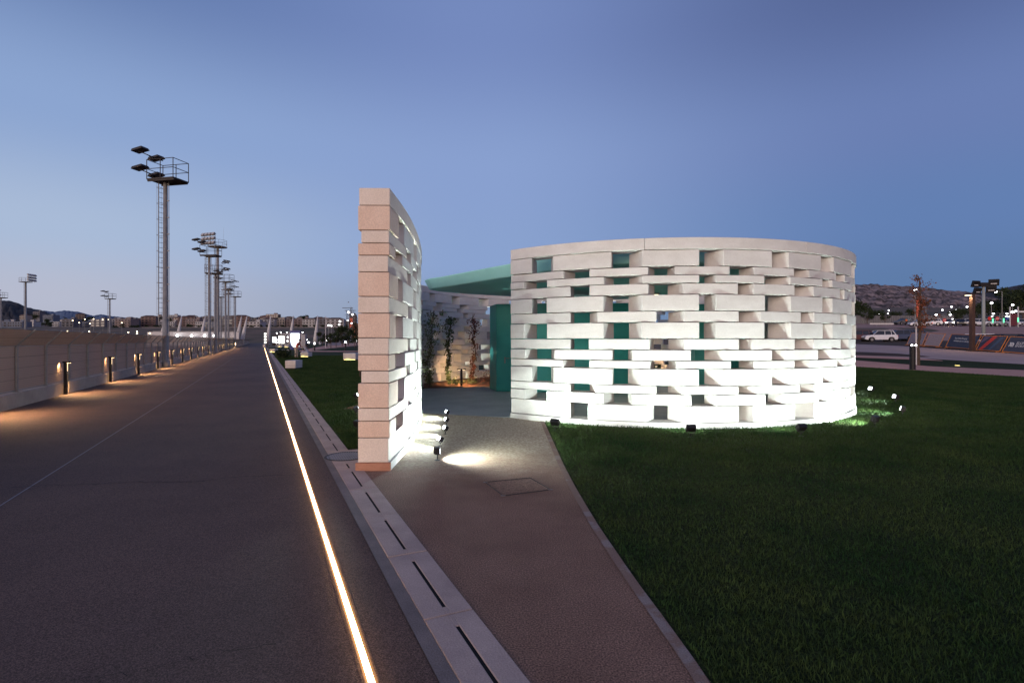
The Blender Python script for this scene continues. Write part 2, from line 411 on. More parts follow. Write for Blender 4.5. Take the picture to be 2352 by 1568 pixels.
# drainage slabs
chn = thing('drainage_channel', 'row of pale slotted drainage slabs beside the promenade kerb', 'drainage channel')
rest = MB(); restslot = MB()
for k in range(-6, 120):
    t0 = 3.07 + k; a, b = t0 + .006, t0 + .994
    if k == 4: a, b = 7.07, 7.40
    if k == 5: a = 8.31
    z = .018 + rnd.uniform(-.003, .003)
    def slab_into(mb):
        mb.prism([st(.862, a), st(1.005, a), st(1.005, b), st(.862, b)], -.03, z)
        mb.prism([st(1.029, a), st(1.165, a), st(1.165, b), st(1.029, b)], -.03, z)
        for u0, u1 in ((a, t0 + .10), (t0 + .86, b)):
            if u1 > u0 + .01 and k != 4: mb.prism([st(1.005, u0), st(1.029, u0), st(1.029, u1), st(1.005, u1)], -.03, z)
        mb.prism([st(1.005, a), st(1.029, a), st(1.029, b), st(1.005, b)], -.04, -.012 + .016)
    if k < 40:
        m_ = MB(); slab_into(m_); m_ = m_.build('slab', SLAB, chn, bevel=.004)
        MB().prism([st(1.0055, max(a, t0 + .10)), st(1.0285, max(a, t0 + .10)), st(1.0285, min(b, t0 + .86)), st(1.0055, min(b, t0 + .86))], .004, .0085).build('slot', SLOT, m_)
    else: slab_into(rest)
o = rest.build('slab_run', SLAB, chn); o['kind'] = 'stuff'
# manhole cover beside the wall end
mh = thing('manhole_cover', 'round ribbed iron manhole cover beside the end of the near wall', 'manhole cover', st(1.08, 7.86, 0))
q = MB()
ring = [(math.cos(2 * math.pi * i / 40), math.sin(2 * math.pi * i / 40)) for i in range(40)]
q.lathe((0, 0, 0), [(.30, .0), (.30, .020), (.285, .024), (.27, .020), (.27, .010)], 40); q.build('rim', DARKST, mh)
q = MB()
for i in range(-8, 9):
    x = i * .031; L = math.sqrt(max(0, .262 ** 2 - x * x))
    if L > .03: q.box((x, 0, .017), (.016, 2 * L, .010))
MB().lathe((0, 0, 0), [(.268, .004), (.268, .0105)], 40).build('backing', SLOT, mh)
q.build('grating', STEEL, mh); mh.rotation_euler = (0, 0, R(25))
cs = MB()
cs.prism([st(.862, 7.41), st(1.20, 7.41), st(1.42, 7.6), st(1.42, 8.30), st(1.20, 8.30), st(.862, 8.30)], -.03, .0145)
tag(cs.build('concrete_surround', SLAB), 'pale concrete around the manhole cover', kind='structure')

# lawn sheets
BND = [(1.02, -4), (.98, 1.6), (.945, 2.589), (.900, 3.09), (.830, 3.774), (.806, 4.13), (.764, 4.64), (.731, 5.29), (.701, 5.98), (.671, 7.1), (.66, 8.4), (.636, 11.07), (.7, 14), (.7, 40)]
FARL = [(24.5, -4), (24.3, 2), (24.2, 5), (24, 8), (23.8, 12), (23.4, 16), (23.0, 20), (22.6, 23.7), (21.8, 28.5), (21.0, 32.9), (20, 40)]
strip('lawn', BND, FARL, .006, LAWN, 10, 'dark mown lawn around the curved pavilion')
KL = [st(1.165, t) for t in (8.2, 20, 40, 70, 95, 130)]
strip('lawn', KL, [(6.0, 8.2), (6, 16), (6, 36), (-5, 68), (-12, 90), (-35, 125)], .002, LAWN, 10, 'dark mown lawn between promenade kerb and paths')
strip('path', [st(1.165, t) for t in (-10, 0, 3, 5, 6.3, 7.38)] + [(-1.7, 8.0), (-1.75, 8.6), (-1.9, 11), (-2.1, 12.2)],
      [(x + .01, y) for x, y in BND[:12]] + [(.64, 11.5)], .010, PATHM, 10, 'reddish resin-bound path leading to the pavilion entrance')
strip('path_edging', [(x - .065, y) for x, y in BND[1:12]], [(x + .005, y) for x, y in BND[1:12]], .016, EDGE, 4, 'thin pale edging between reddish path and lawn')
# inspection hatch in the path
A, B, C, Dd = (-.306, 6.194), (-.093, 5.66), (.421, 5.89), (.215, 6.39)
ht = thing('inspection_hatch', 'square flush hatch set in the reddish path', 'hatch')
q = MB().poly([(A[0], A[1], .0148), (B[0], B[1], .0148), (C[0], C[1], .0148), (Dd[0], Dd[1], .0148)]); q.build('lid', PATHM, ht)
q = MB()
for a, b in ((A, B), (B, C), (C, Dd), (Dd, A)):
    q.tube((a[0], a[1], .0145), (b[0], b[1], .0145), .006, .006, 4)
q.build('frame', mat('hatch_frame', (.055, .045, .04), .7), ht)
for p in (B, C, A): MB().box((p[0], p[1], .016), (.05, .035, .006)).build('corner_plate', KERB, ht)

# right-hand strips
def G(*p): return [gp(a, b) for a, b in p]
pA = [(24.5, 2)] + [(22.6, 23.7), (21.0, 32.9), (19, 45)]
strip('pink_path', [(24.6, 0), (23.8, 12), (22.6, 23.7), (21, 32.9), (18, 45)], [(30, 0), (29, 14), (27.7, 29.3), (23.9, 37.4), (20.5, 52)], .03, PINKP, 10, 'pink paved footpath beyond the lawn')
strip('grass_verge', [(30, 0), (29, 14), (27.7, 29.3), (23.9, 37.4), (20.5, 52)], [(38, 0), (36.5, 20), (34.0, 36.0), (30.0, 47.5), (25, 66)], .04, LAWN, 10, 'narrow grass verge between pink footpath and road')
strip('kerbside_path', G((1700, 823), (1965, 823), (2120, 829), (2165, 831)), G((1700, 818), (1965, 818), (2100, 823), (2165, 830)), .07, PINKP, 6, 'thin pale path strip before the service road')
strip('service_road', G((1600, 823), (1900, 818), (1965, 818), (2130, 825), (2352, 838), (2500, 846)), G((1600, 786), (1965, 791), (2080, 796), (2240, 808.5), (2352, 814), (2500, 822)), .05, ROAD2, 10, 'grey service road in front of the leaning barriers')
strip('soil_bed', G((1700, 816.5), (1965, 816.5), (2080, 820), (2135, 821.5)), G((1700, 809.5), (1965, 810), (2060, 814), (2135, 821)), .09, mat('verge_soil', (.085, .03, .018), .95, (.03, .032, .016), .7), 6, 'narrow brown soil bed beside the service road')
strip('planted_bank', G((1600, 787), (1965, 790), (2075, 795.5), (2350, 812)), G((1600, 772), (1965, 779), (2075, 781), (2350, 788)), .05, mat('bank_scrub', (.075, .026, .018), .95, (.05, .042, .018), .5), 10, 'low planted bank under the parked cars')
strip('car_park', G((1600, 771), (1965, 778), (2075, 780), (2352, 786), (2500, 790)), G((1600, 744), (1965, 744), (2080, 745), (2352, 747), (2500, 748)), .05, LOT, 10, 'brown unpaved car park on the rise')
# left-hand path in the park
strip('park_path', G((688, 808), (760, 800), (822, 793), (870, 790), (960, 790)), G((688, 805), (735, 796), (779, 789.5), (822, 786.5), (960, 785.5)), .03, PINKP, 8, 'pinkish path curving through the lawn')
strip('park_path', G((700, 808.0), (760, 808.4), (822, 808.4), (960, 808.4)), G((700, 805.2), (760, 805.9), (822, 806.2), (960, 806.4)), .035, PINKP, 8, 'thin pinkish path strip in front of the bollard lights')
strip('lawn', G((640, 801), (720, 800), (760, 797)), G((640, 791), (720, 789), (780, 788)), .02, LAWN, 8, 'far lawn behind the lit sign')
strip('lawn', G((740, 805), (790, 804.5), (900, 805)), G((760, 801), (822, 795), (900, 793)), .04, LAWN, 6, 'small dark lawn island between the two pinkish paths')

# ------------------------------------------------------------------ lattice walls
CC = Vector((3.55, 15.15)); RR = 5.17; TH = .42; WH = 3.56
YB = [100, 185, 307, 370, 430, 512, 632, 714, 835, 917, 997, 1057, 1180, 1243, 1325, 1447, 1492]
ZB = [WH * (1492 - y) / (1492 - 100) for y in YB]
A0 = math.atan2(11.384 - 15.15, -.055 - 3.55)
def zx2px(z): return 1139.25 + z * .3164
def ray_s(z, rad):
    dx = (zx2px(z) - CX) / FOC; dv = Vector((dx, 1)).normalized()
    b = dv.dot(CC); c = CC.dot(CC) - rad * rad; disc = b * b - c
    if disc < 0: return None
    p = dv * (b - math.sqrt(disc)); a = math.atan2(p.y - CC.y, p.x - CC.x)
    return (a - A0) * RR
OP = {
 1: [(262, 298, 400, 415), (838, 850, 966, 1062), (1475, 0, 1511, 1651), (2001, 0, 0, 2126), (2361, 0, 0, 2451)],
 2: [(487, 576, 0, 677), (1103, 1152, 1243, 1300), (1698, 0, 1761, 1874), (2166, 0, 0, 2276), (2473, 0, 0, 2534)],
 3: [(205, 298, 0, 370), (782, 856, 966, 1062), (1475, 0, 1511, 1598), (1948, 0, 1953, 2133), (2366, 0, 0, 2439)],
 4: [(540, 568, 0, 677), (1105, 1152, 1245, 1362), (1759, 0, 0, 1873), (2168, 0, 0, 2306), (2499, 0, 0, 2534)],
 5: [(262, 300, 0, 367), (778, 850, 962, 1060), (1473, 0, 1511, 1598), (1951, 0, 1971, 2138), (2368, 0, 0, 2441)],
 6: [(540, 568, 680, 737), (1165, 0, 1250, 1365), (1763, 0, 0, 1921), (2213, 0, 0, 2311), (2501, 0, 0, 2546)],
 7: [(205, 298, 0, 370), (780, 856, 965, 1060), (1475, 0, 1508, 1599), (1948, 0, 1971, 2139), (2371, 0, 0, 2444)],
 8: [(540, 568, 0, 673), (1115, 1145, 1250, 1365), (1764, 0, 0, 1858), (2171, 0, 0, 2308), (2504, 0, 0, 2561)],
 9: [(213, 300, 402, 423), (845, 858, 960, 990), (1415, 0, 1511, 1661), (2001, 0, 0, 2106), (2339, 0, 0, 2451)],
 10: [(487, 573, 0, 677), (1118, 1147, 1252, 1307), (1709, 0, 1761, 1873), (2171, 0, 0, 2281), (2479, 0, 0, 2531)],
 11: [(262, 300, 400, 420), (845, 855, 958, 1050), (1473, 0, 1511, 1658), (2003, 0, 0, 2136), (2371, 0, 0, 2451)],
 12: [(540, 568, 680, 727), (1165, 0, 1247, 1355), (1763, 0, 0, 1896), (2211, 0, 0, 2311), (2506, 0, 0, 2546)],
 13: [(213, 300, 0, 367), (782, 858, 958, 987), (1417, 0, 1511, 1596), (1953, 0, 1971, 2101), (2339, 0, 0, 2426)],
 14: [(540, 570, 0, 667), (1098, 1147, 1245, 1362), (1766, 0, 0, 1868), (2172, 0, 0, 2311), (2508, 0, 0, 2534)]}
OS = {}
for c, lst in OP.items():
    L = []
    for oL, iL, iR, oR in lst:
        a, b = ray_s(oL, RR), ray_s(oR, RR)
        if a is None or b is None or b - a < .1: continue
        b = min(b, a + .95)
        ia = ray_s(iL, RR - TH) if iL else a
        ib = ray_s(iR, RR - TH) if iR else (b if oR < 800 else None)
        if ib is None: ib = b - min(.38, (b - a) * .6)
        # keep the passage open
        if ib - ia < .16: ib = ia + .16 if not iR else ib
        if ib - ia < .12: ia = ib - .12
        L.append((a, ia, ib, b))
    OS[c] = L
SPACE = {c: (L[-1][0] - L[0][0]) / (len(L) - 1) for c, L in OS.items()}
def openings(c, smax, seed):
    L = list(OS[c]); k = len(L); rr_ = random.Random(seed * 100 + c); sp = SPACE[c]
    base = list(OS[c])
    while L[-1][3] < smax:
        o = L[-1]; n = base[(k) % len(base)]; sh = o[0] + sp - n[0]; L.append(tuple(v + sh for v in n)); k += 1
    return [o for o in L if o[3] < smax - .3]
class Path:
    def __init__(s, pts):
        s.p = [Vector(q) for q in pts]; s.d = [0]
        for a, b in zip(s.p[:-1], s.p[1:]): s.d.append(s.d[-1] + (b - a).length)
        s.L = s.d[-1]
    def at(s, x):
        k = int(np.searchsorted(s.d, x)) - 1; k = max(0, min(len(s.p) - 2, k))
        f = (x - s.d[k]) / (s.d[k + 1] - s.d[k]); p = s.p[k].lerp(s.p[k + 1], f)
        ka, kb_ = max(0, k - 1), min(len(s.p) - 1, k + 2); tg = (s.p[kb_] - s.p[ka]).normalized()
        return p, Vector((tg.y, -tg.x))
    def inn(s, x, th):
        p, n = s.at(x); return p - n * th
front_path = Path([(CC.x + RR * math.cos(a), CC.y + RR * math.sin(a)) for a in np.linspace(A0, A0 + R(178), 260)])
def catmull(P, n=24):
    P = [Vector(p) for p in P]; P = [2 * P[0] - P[1]] + P + [2 * P[-1] - P[-2]]; out = []
    for i in range(1, len(P) - 2):
        for k in range(n):
            t = k / n; p0, p1, p2, p3 = P[i - 1], P[i], P[i + 1], P[i + 2]
            out.append(.5 * ((2 * p1) + (p2 - p0) * t + (2 * p0 - 5 * p1 + 4 * p2 - p3) * t * t + (3 * p1 - p0 - 3 * p2 + p3) * t ** 3))
    out.append(P[-2]); return out
side_path = Path(catmull([(-1.546, 6.75), (-1.565, 7.7), (-1.62, 8.7), (-1.78, 10.3), (-2.07, 12.2), (-2.6, 14.0), (-3.15, 15.6), (-3.38, 17.0), (-3.12, 18.7), (-2.3, 20.6), (-.95, 22.1), (.9, 23.1), (3.1, 23.5), (5.3, 23.0), (7.2, 21.6), (8.4, 19.8)]))

def curved(path, s0, s1, z0, z1, th, out, n=None):
    mb = MB(); n = n or max(2, int((s1 - s0) / .25)); b = []
    for i in range(n + 1):
        s = s0 + (s1 - s0) * i / n; p, nr = path.at(s); o_ = p + nr * out; i_ = p - nr * (th - out)
        b.append(len(mb.v)); mb.v += [(o_.x, o_.y, z0), (i_.x, i_.y, z0), (i_.x, i_.y, z1), (o_.x, o_.y, z1)]
    for a, c in zip(b[:-1], b[1:]):
        for j in range(4):
            k = (j + 1) % 4; mb.f.append((a + j, c + j, c + k, a + k))
    mb.f.append((b[0], b[0] + 1, b[0] + 2, b[0] + 3)); mb.f.append((b[-1] + 3, b[-1] + 2, b[-1] + 1, b[-1])); return mb
def lattice(root, path, seed, joints, capj):
    rr_ = random.Random(seed)
    for c in range(1, 15):
        course = bpy.data.objects.new('stone_course', None); sc.collection.objects.link(course); course.parent = root
        zt, zb = (ZB[c] - .009, ZB[c + 1] + .005) if seed == 1 else (ZB[c] - .006, ZB[c + 1] + .003)
        ops = openings(c, path.L, seed)
        edges = [(0, 0)] + [None]
        blocks = []; so_, si_ = 0, 0
        for (a, ia, ib, b) in ops: blocks.append((so_, si_, a, ia)); so_, si_ = b, ib
        blocks.append((so_, si_, path.L, path.L))
        th = TH
        if seed == 2: th = .385 if c not in (2, 10) else .345
        for k, (o0, i0, o1, i1) in enumerate(blocks):
            if o1 - o0 < .12: continue
            jt_ = rr_.uniform(-.007, .007); out_ = rr_.uniform(-.008, .008) + (.006 if c % 2 else -.004)
            p0, n0 = path.at(o0); p1, n1 = path.at(o1)
            pm, nm = path.at((o0 + o1) / 2)
            p0 = p0 + n0 * out_; p1 = p1 + n1 * out_
            q0 = path.inn(i0, th); q1 = path.inn(i1, th)
            if k == 0: q0 = path.inn(0, th)
            mb = MB()
            mm = STONE
            if seed == 2 and k == 0: mm = STONE2 if c % 2 == 1 else STONE3
            mb.prism([(p0.x, p0.y), (p1.x, p1.y), (q1.x, q1.y), (q0.x, q0.y)], zb, zt)
            mb.build('stone_block', mm, course, bevel=.007)
    prev = 0
    for s in capj + [path.L]:
        mb = curved(path, prev + .003, s - .003, ZB[1] + .002, ZB[0], .40 if seed == 1 else .385, .012)
        mb.build('capping_stone', STONE3 if seed == 2 and prev == 0 else STONE, root, bevel=.008); prev = s
    prev = 0
    for k, s in enumerate(joints + [path.L]):
        mb = curved(path, prev + (0 if prev == 0 else .002), s - .002, -.05, ZB[15] - .004, TH + .02, .02)
        mb.build('plinth', TERRA if (seed == 2 and k == 0) else STONE, root, bevel=.008); prev = s
fw = thing('lattice_wall', 'curved white stone lattice wall forming the front of the round pavilion', 'lattice wall')
s14 = ray_s((1480 - 1139.25) / .3164, RR)
lattice(fw, front_path, 1, [3.6, 7.2, 10.8, 14], [s14, s14 + 3.3, s14 + 6.6, s14 + 9.9])
sw = thing('lattice_wall', 'curved white stone lattice wall whose narrow end stands beside the promenade', 'lattice wall')
lattice(sw, side_path, 2, [.05, 4, 8, 12, 16, 20], [3.2, 6.4, 9.6, 12.8, 16, 19.2, 22.4])
# overlay: the end of the plinth is stained in a short length only
# pavilion floor
fl_ = [(-2.06, 12.12), (-1.0, 11.72), (-.06, 11.39)] + [(CC.x + (RR - .2) * math.cos(a), CC.y + (RR - .2) * math.sin(a)) for a in np.linspace(A0 + .02, A0 + R(165), 40)] + [(6.2, 20.4), (3, 20.4), (.2, 19.6), (-.74, 19.0), (-1.9, 18.5), (-2.98, 18.2), (-3.5, 17), (-3.3, 15.6), (-2.75, 14.0), (-2.2, 12.6)]
mb = MB().prism(fl_, -.1, .018); tag(mb.build('pavilion_floor', FLOOR), 'smooth grey concrete floor inside the pavilion', kind='structure')
far_ = [side_path.inn(s, -.05) for s in np.linspace(11.8, side_path.L - .2, 30)]
nr_ = [(6.2, 20.5), (3, 20.5), (.2, 19.68), (-.74, 19.08), (-1.9, 18.58), (-3.1, 18.25)]
mb = MB()
A_ = [(-3.0, 18.28), (-1.9, 18.58), (-.74, 19.08), (.2, 19.68), (3, 20.5), (6.2, 20.5), (7.6, 19.6)]
ss = np.linspace(12.35, side_path.L - 1.2, 31)
def lerpl(L, t):
    x = t * (len(L) - 1); k = min(len(L) - 2, int(x)); return Vector(L[k]).lerp(Vector(L[k + 1]), x - k)
for i, s in enumerate(ss):
    a = lerpl(A_, i / 30); b, _n = side_path.at(s)
    for j in range(5):
        p = a.lerp(b, j / 4); z = .02 + .10 * math.sin(math.pi * .5 * j / 4) + rnd.uniform(0, .03) * (j > 0); mb.v.append((p.x, p.y, z))
for i in range(30):
    for j in range(4): q_ = i * 5 + j; mb.f.append((q_, q_ + 1, q_ + 6, q_ + 5))
o = mb.build('planting_bed', SOIL); tag(o, 'reddish soil bed below the inside of the wall', kind='structure')

# turquoise rooms, roof
rm_ = thing('washroom_block', 'teal painted room with doors standing behind the pavilion opening', 'washroom block')
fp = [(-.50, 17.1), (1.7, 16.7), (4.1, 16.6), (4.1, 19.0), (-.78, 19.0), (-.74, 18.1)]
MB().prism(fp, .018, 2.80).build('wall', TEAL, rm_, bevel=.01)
dv = Vector((2.2, -.4, 0)).normalized(); nv = Vector((-dv.y * -1, -dv.x, 0))
def on_face(u, z, off=.0): p = Vector((-.50, 17.1, 0)) + dv * u; return (p.x + .18 * off, p.y - off, z)
for (u0, u1, hx_) in ((.02, .98, .28), (1.06, 1.98, 1.2)):
    d0 = Vector((-.50, 17.1, 0)) + dv * ((u0 + u1) / 2)
    dr = MB().box((d0.x - .004, d0.y - .022, 1.40), (u1 - u0, .03, 2.72), math.atan2(dv.y, dv.x)).build('door', TEAL, rm_, bevel=.004)
    h_ = Vector((-.50, 17.1, 0)) + dv * hx_
    MB().tube((h_.x, h_.y - .05, 1.08), (h_.x + .14, h_.y - .08, 1.08), .012).tube((h_.x, h_.y - .03, 1.08), (h_.x, h_.y - .08, 1.08), .012).box((h_.x, h_.y - .045, 1.02), (.04, .012, .20)).build('handle', STEEL, dr)
rm2 = thing('washroom_block', 'second teal room glimpsed through the right part of the lattice', 'washroom block')
MB().prism([(5.85, 17.2), (7.2, 16.6), (7.7, 18.4), (6.4, 19.2)], .018, 2.80).build('wall', TEAL, rm2, bevel=.01)
MB().box((6.5, 16.885, 1.3), (.9, .03, 2.1), R(-24)).build('door', TEAL, rm2)
roof = thing('canopy_roof', 'turquoise roof slab rising above the pavilion', 'canopy roof')
rp = [(-2.55, 16.6), (-2.36, 16.15), (-1.9, 15.65), (-1.19, 14.7), (-.5, 13.78), (-.05, 13.2), (.45, 12.55), (.85, 12.05)] + [(CC.x + 4.35 * math.cos(a), CC.y + 4.35 * math.sin(a)) for a in np.linspace(R(-125), R(35), 30)] + [(6.4, 19.5), (4, 20.6), (1.5, 20.0), (-.12, 19.1), (-1.6, 18.0), (-2.35, 17.15)]
n = len(rp); mb = MB(); b0 = []
cen = Vector((3, 16.4))
for p in rp: mb.v.append((p[0], p[1], 3.20))
for p in rp: q_ = Vector(p).lerp(cen, -.03); mb.v.append((q_.x, q_.y, 3.50))
mb.f.append(tuple(reversed(range(n)))); mb.f.append(tuple(range(n, 2 * n)))
for i in range(n): j = (i + 1) % n; mb.f.append((i, j, n + j, n + i))
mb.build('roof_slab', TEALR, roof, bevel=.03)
mb = MB(); mb.lathe((-.1, 16.2, 0), [(.001, 3.198), (.9, 3.198), (1.5, 3.14), (1.5, 3.19), (.001, 3.199)], 32); 
for (x, y) in ((5.0, 19.9), (7.0, 17.0), (2.2, 19.9)): MB().tube((x, y, .018), (x, y, 3.2), .05).build('column', TEAL, roof)

cl_ = thing('fill_light', 'small round light under the canopy between the teal rooms', 'ceiling light', (4.7, 17.6, 3.19))  # added lamp, out of view, to brighten the pavilion interior
MB().lathe((0, 0, -.06), [(.12, 0), (.12, .06)], 16).build('housing', WHITE, cl_); MB().lathe((0, 0, -.066), [(.10, 0), (.10, .004)], 16).build('diffuser', E_WARMP, cl_)
lamp('fill_source', 'SPOT', (0, 0, -.09), (0, 0, -1), 130, (1, .78, .55), cl_, 165, .8, .1)
cl_ = thing('fill_light', 'small round light under the canopy just inside the curved front wall', 'ceiling light', (2.0, 14.4, 3.19))  # second added lamp, hidden by the front wall, lifts interior brightness
MB().lathe((0, 0, -.06), [(.12, 0), (.12, .06)], 16).build('housing', WHITE, cl_); MB().lathe((0, 0, -.066), [(.10, 0), (.10, .004)], 16).build('diffuser', E_WARMP, cl_)
lamp('fill_source', 'SPOT', (0, 0, -.09), (0, 0, -1), 120, (1, .92, .80), cl_, 165, .8, .1)
# climbing plants on the inner side
def leaves(n, sampler, size, seed, flat=.0):
    r_ = np.random.RandomState(seed); V = []; F = []
    for i in range(n):
        p = Vector(sampler(r_)); s = size * r_.uniform(.6, 1.3)
        a = Vector(r_.normal(size=3)).normalized(); b = a.orthogonal().normalized(); b = (b + a.cross(b) * r_.uniform(-1, 1)).normalized(); c_ = a.cross(b).normalized()
        k = len(V); V += [tuple(p - b * s * .5), tuple(p + c_ * s * .28 + a * s * .06), tuple(p + b * s * .5), tuple(p - c_ * s * .28 + a * s * .06)]; F.append((k, k + 1, k + 2, k + 3))
    m_ = MB(); m_.v = V; m_.f = F; return m_
def climber(px, dpt, h, col, seed, label, spread=.22, n=260):
    x = atd(px, dpt); root = thing('climbing_plant', label, 'climbing plant', (x, dpt, .08))
    r_ = random.Random(seed); pts = [Vector((0, 0, 0))]
    while pts[-1].z < h: pts.append(pts[-1] + Vector((r_.uniform(-.06, .06), r_.uniform(-.02, .02), .16)))
    for j in range(2):
        MB().pipe([p + Vector((j * .03, 0, 0)) + Vector((r_.uniform(-.02, .02), 0, 0)) for p in pts], .012, 5).build('stem', TRUNK, root)
    tz = [r_.uniform(.05, 1) for _ in range(26)]
    def smp(q):
        if q.rand() < .25: z = h * q.uniform(.0, 1)
        else: z = h * min(1.05, max(.02, tz[q.randint(26)] + q.normal() * .03))
        k = min(len(pts) - 1, int(z / .16)); wd = spread * (.5 + .8 * (z / h) ** 1.5)
        return (pts[k].x + q.normal() * wd * .5, pts[k].y + q.normal() * .05, z)
    leaves(n, smp, .085, seed, 0).build('foliage', col, root)
climber(987, 18.15, 2.45, LEAFG, 3, 'bushy green climber, leftmost of three on the inner wall', .32, 1000)
climber(1032, 19.25, 2.35, LEAFG, 4, 'narrow green climber, middle of three on the inner wall', .16, 800)
climber(1083, 20.35, 2.4, LEAFR, 5, 'reddish climber, rightmost of three on the inner wall', .17, 650)
def shrub(px, dpt, h, wd, col, seed, label, n=160):
    root = thing('small_shrub', label, 'shrub', (atd(px, dpt), dpt, .08))
    leaves(n, lambda q: (q.normal() * wd, q.normal() * wd * .6, abs(q.normal()) * h * .5 + .02), .07, seed).build('foliage', col, root)
    mb = MB()
    for k in range(5): mb.tube((0, 0, 0), (rnd.uniform(-wd, wd), rnd.uniform(-.1, .1), h * .8), .006, .003, 5)
    mb.build('stem', TRUNK, root)
shrub(1048, 19.0, .22, .14, LEAFG, 11, 'low shrub in the soil left of the short bollard')
shrub(1084, 19.3, .18, .13, LEAFG, 12, 'low shrub in the soil right of the short bollard')
shrub(1120, 20.2, .42, .22, LEAFR, 13, 'brownish shrub in the soil beside the teal door')
shrub(1515, 19.9, .5, .25, LEAFG, 14, 'agave-like plant seen through the lowest middle opening')
shrub(1585, 20.3, .9, .3, LEAFR, 15, 'leafy shrub seen through the openings right of the middle')
def bed_lamp(x, y, label, en=18):
    r_ = thing('bed_light', label, 'path light', (x, y, .06))
    MB().box((0, 0, .28), (.07, .07, .56)).build('post', BLACK, r_)
    MB().box((0, 0, .575), (.30, .16, .035)).build('head', BLACK, r_)
    MB().box((0, .02, .553), (.24, .10, .006)).build('diffuser', E_WARMP, r_)
    lamp('bed_light_source', 'SPOT', (0, .05, .54), (0, 1.2, -1), en, (1, .62, .32), r_, 172, .5, .05)
bed_lamp(atd(1060, 18.9), 18.9, 'short black T-shaped light in the soil bed between the climbers', 170)
bed_lamp(2.2, 20.9, 'short black light in the soil bed behind the teal room', 130)
bed_lamp(5.6, 21.2, 'short black light in the far right of the soil bed', 130)
bed_lamp(4.7, 20.75, 'short black light in the soil bed behind the gap between the teal rooms', 130)
bed_lamp(1.0, 20.5, 'short black light in the soil bed just behind the teal room wall', 90)

# ------------------------------------------------------------------ ground spotlights
def spot_proto():
    r_ = thing('ground_spotlight', 'x', 'spotlight')
    MB().lathe((0, 0, 0), [(.055, 0), (.055, .012), (.02, .02)], 12).tube((0, 0, 0), (0, 0, .07), .010).build('base', BLACK, r_)
    arc = [Vector((.085 * math.cos(a), 0, .155 + .085 * math.sin(a))) for a in np.linspace(R(180), R(360), 9)]
    MB().pipe(arc, .008, 6).build('bracket', DARKST, r_)
    return r_
def spotlight(x, y, target, label, en, z=0, tilt=None, cone=118, scale=1.0, col=(.85, 1.0, .95)):
    r_ = thing('ground_spotlight', label, 'spotlight', (x, y, z), 0, 'ground spotlights around the pavilion')
    az = math.atan2(target[1] - y, target[0] - x); r_.rotation_euler = (0, 0, az - math.pi / 2); r_.scale = (scale,) * 3
    MB().lathe((0, 0, 0), [(.05, 0), (.05, .012), (.02, .02)], 12).tube((0, 0, 0), (0, 0, .075), .010).build('base', BLACK, r_)
    arc = [Vector((.085 * math.cos(a), 0, .155 + .085 * math.sin(a))) for a in np.linspace(R(180), R(360), 9)]
    MB().pipe(arc, .008, 6).build('bracket', DARKST, r_)
    el = R(tilt if tilt is not None else 50); M = Matrix.Rotation(el, 3, 'X')
    hd = MB().box((0, 0, .165), (.155, .075, .11), 0, M)
    for k in range(-3, 4): 
        v = M @ Vector((k * .02, -.047, 0)); hd.box((v.x, v.y, .165 + v.z), (.006, .022, .095), 0, M)
    h = hd.build('head', BLACK, r_, bevel=.006)
    v = M @ Vector((0, .039, 0))
    MB().box((v.x, v.y, .165 + v.z), (.125, .004, .082), 0, M).build('lens', E_SPOT, h)
    f = M @ Vector((0, 1, 0)); p = M @ Vector((0, .055, 0))
    lamp('spotlight_source', 'SPOT', (p.x, p.y, .165 + p.z), (f.x, f.y, f.z), en, col, r_, cone, .85, .03)
    return r_
FE = 118
fs = [(1275, 990, 'black spotlight on the grass beside the path corner'), (1587, 1005, 'black spotlight on the grass below the middle of the curved wall'),
      (1840, 1002.5, 'black spotlight on the grass below the right part of the curved wall'), (2009, 981, 'black spotlight on the grass where the wall curves away'),
      (2073, 956, 'spotlight lighting a streak of grass, outermost right of the curved wall'), (2057, 925, 'brightly glaring spotlight on the grass right of the curved wall'),
      (2001, 904.5, 'small glaring spotlight close to the right edge of the curved wall')]
for k, (px, py, lb) in enumerate(fs):
    p = gp(px, py); dirc = (CC - Vector((p.x, p.y))); tgt = (CC.x, CC.y)
    spotlight(p.x, p.y, tgt, lb, FE * 1.5 if px < 2005 else FE * 2.2, tilt=(44 if k in (0, 1, 2) else 18), cone=(168 if k < 3 else 150))
ps = [(1004.6, 1057.7, (4, 8.3), 'dark spotlight on the path, nearest the camera, turned towards the lawn'), (1011, 1025, (-1.75, 8.0), 'glaring spotlight on the path, second from the near end of its row'),
      (1022.7, 998, (-1.9, 9.0), 'glaring spotlight on the path, middle of its row of five'), (1025, 977, (-2.1, 10.0), 'glaring spotlight on the path, fourth from the near end'), (1026.7, 958, (-2.3, 11.1), 'glaring spotlight on the path, nearest the pavilion floor')]
for k, (px, py, tg_, lb) in enumerate(ps):
    p = gp(px, py)
    if k == 0: spotlight(p.x, p.y, tg_, lb, 280, tilt=-2, cone=150, scale=.85)
    else: spotlight(p.x, p.y, tg_, lb, 270, tilt=28, cone=168, scale=.72)
bs = [(-2.75, 9.6, (-2.2, 10.2), 'spotlight on the grass behind the near wall end, lighting a patch of lawn'), (-3.35, 11.6, (-2.5, 12.0), 'glaring spotlight on the grass left of the near wall end'), (-4.2, 14.5, (-3.2, 14.7), 'spotlight hidden behind the near wall'),
      (-4.9, 17.8, (-3.5, 17.8), 'spotlight outside the back of the pavilion near the promenade'), (-3.7, 21.6, (-2.4, 20.6), 'spotlight outside the back wall behind the climbers'), (-1.6, 24.2, (-.9, 22.4), 'spotlight outside the back wall seen through the openings'), (1.2, 25.0, (1.2, 23), 'spotlight outside the middle of the back wall'), (4.4, 25.0, (4, 23), 'spotlight outside the right part of the back wall')]
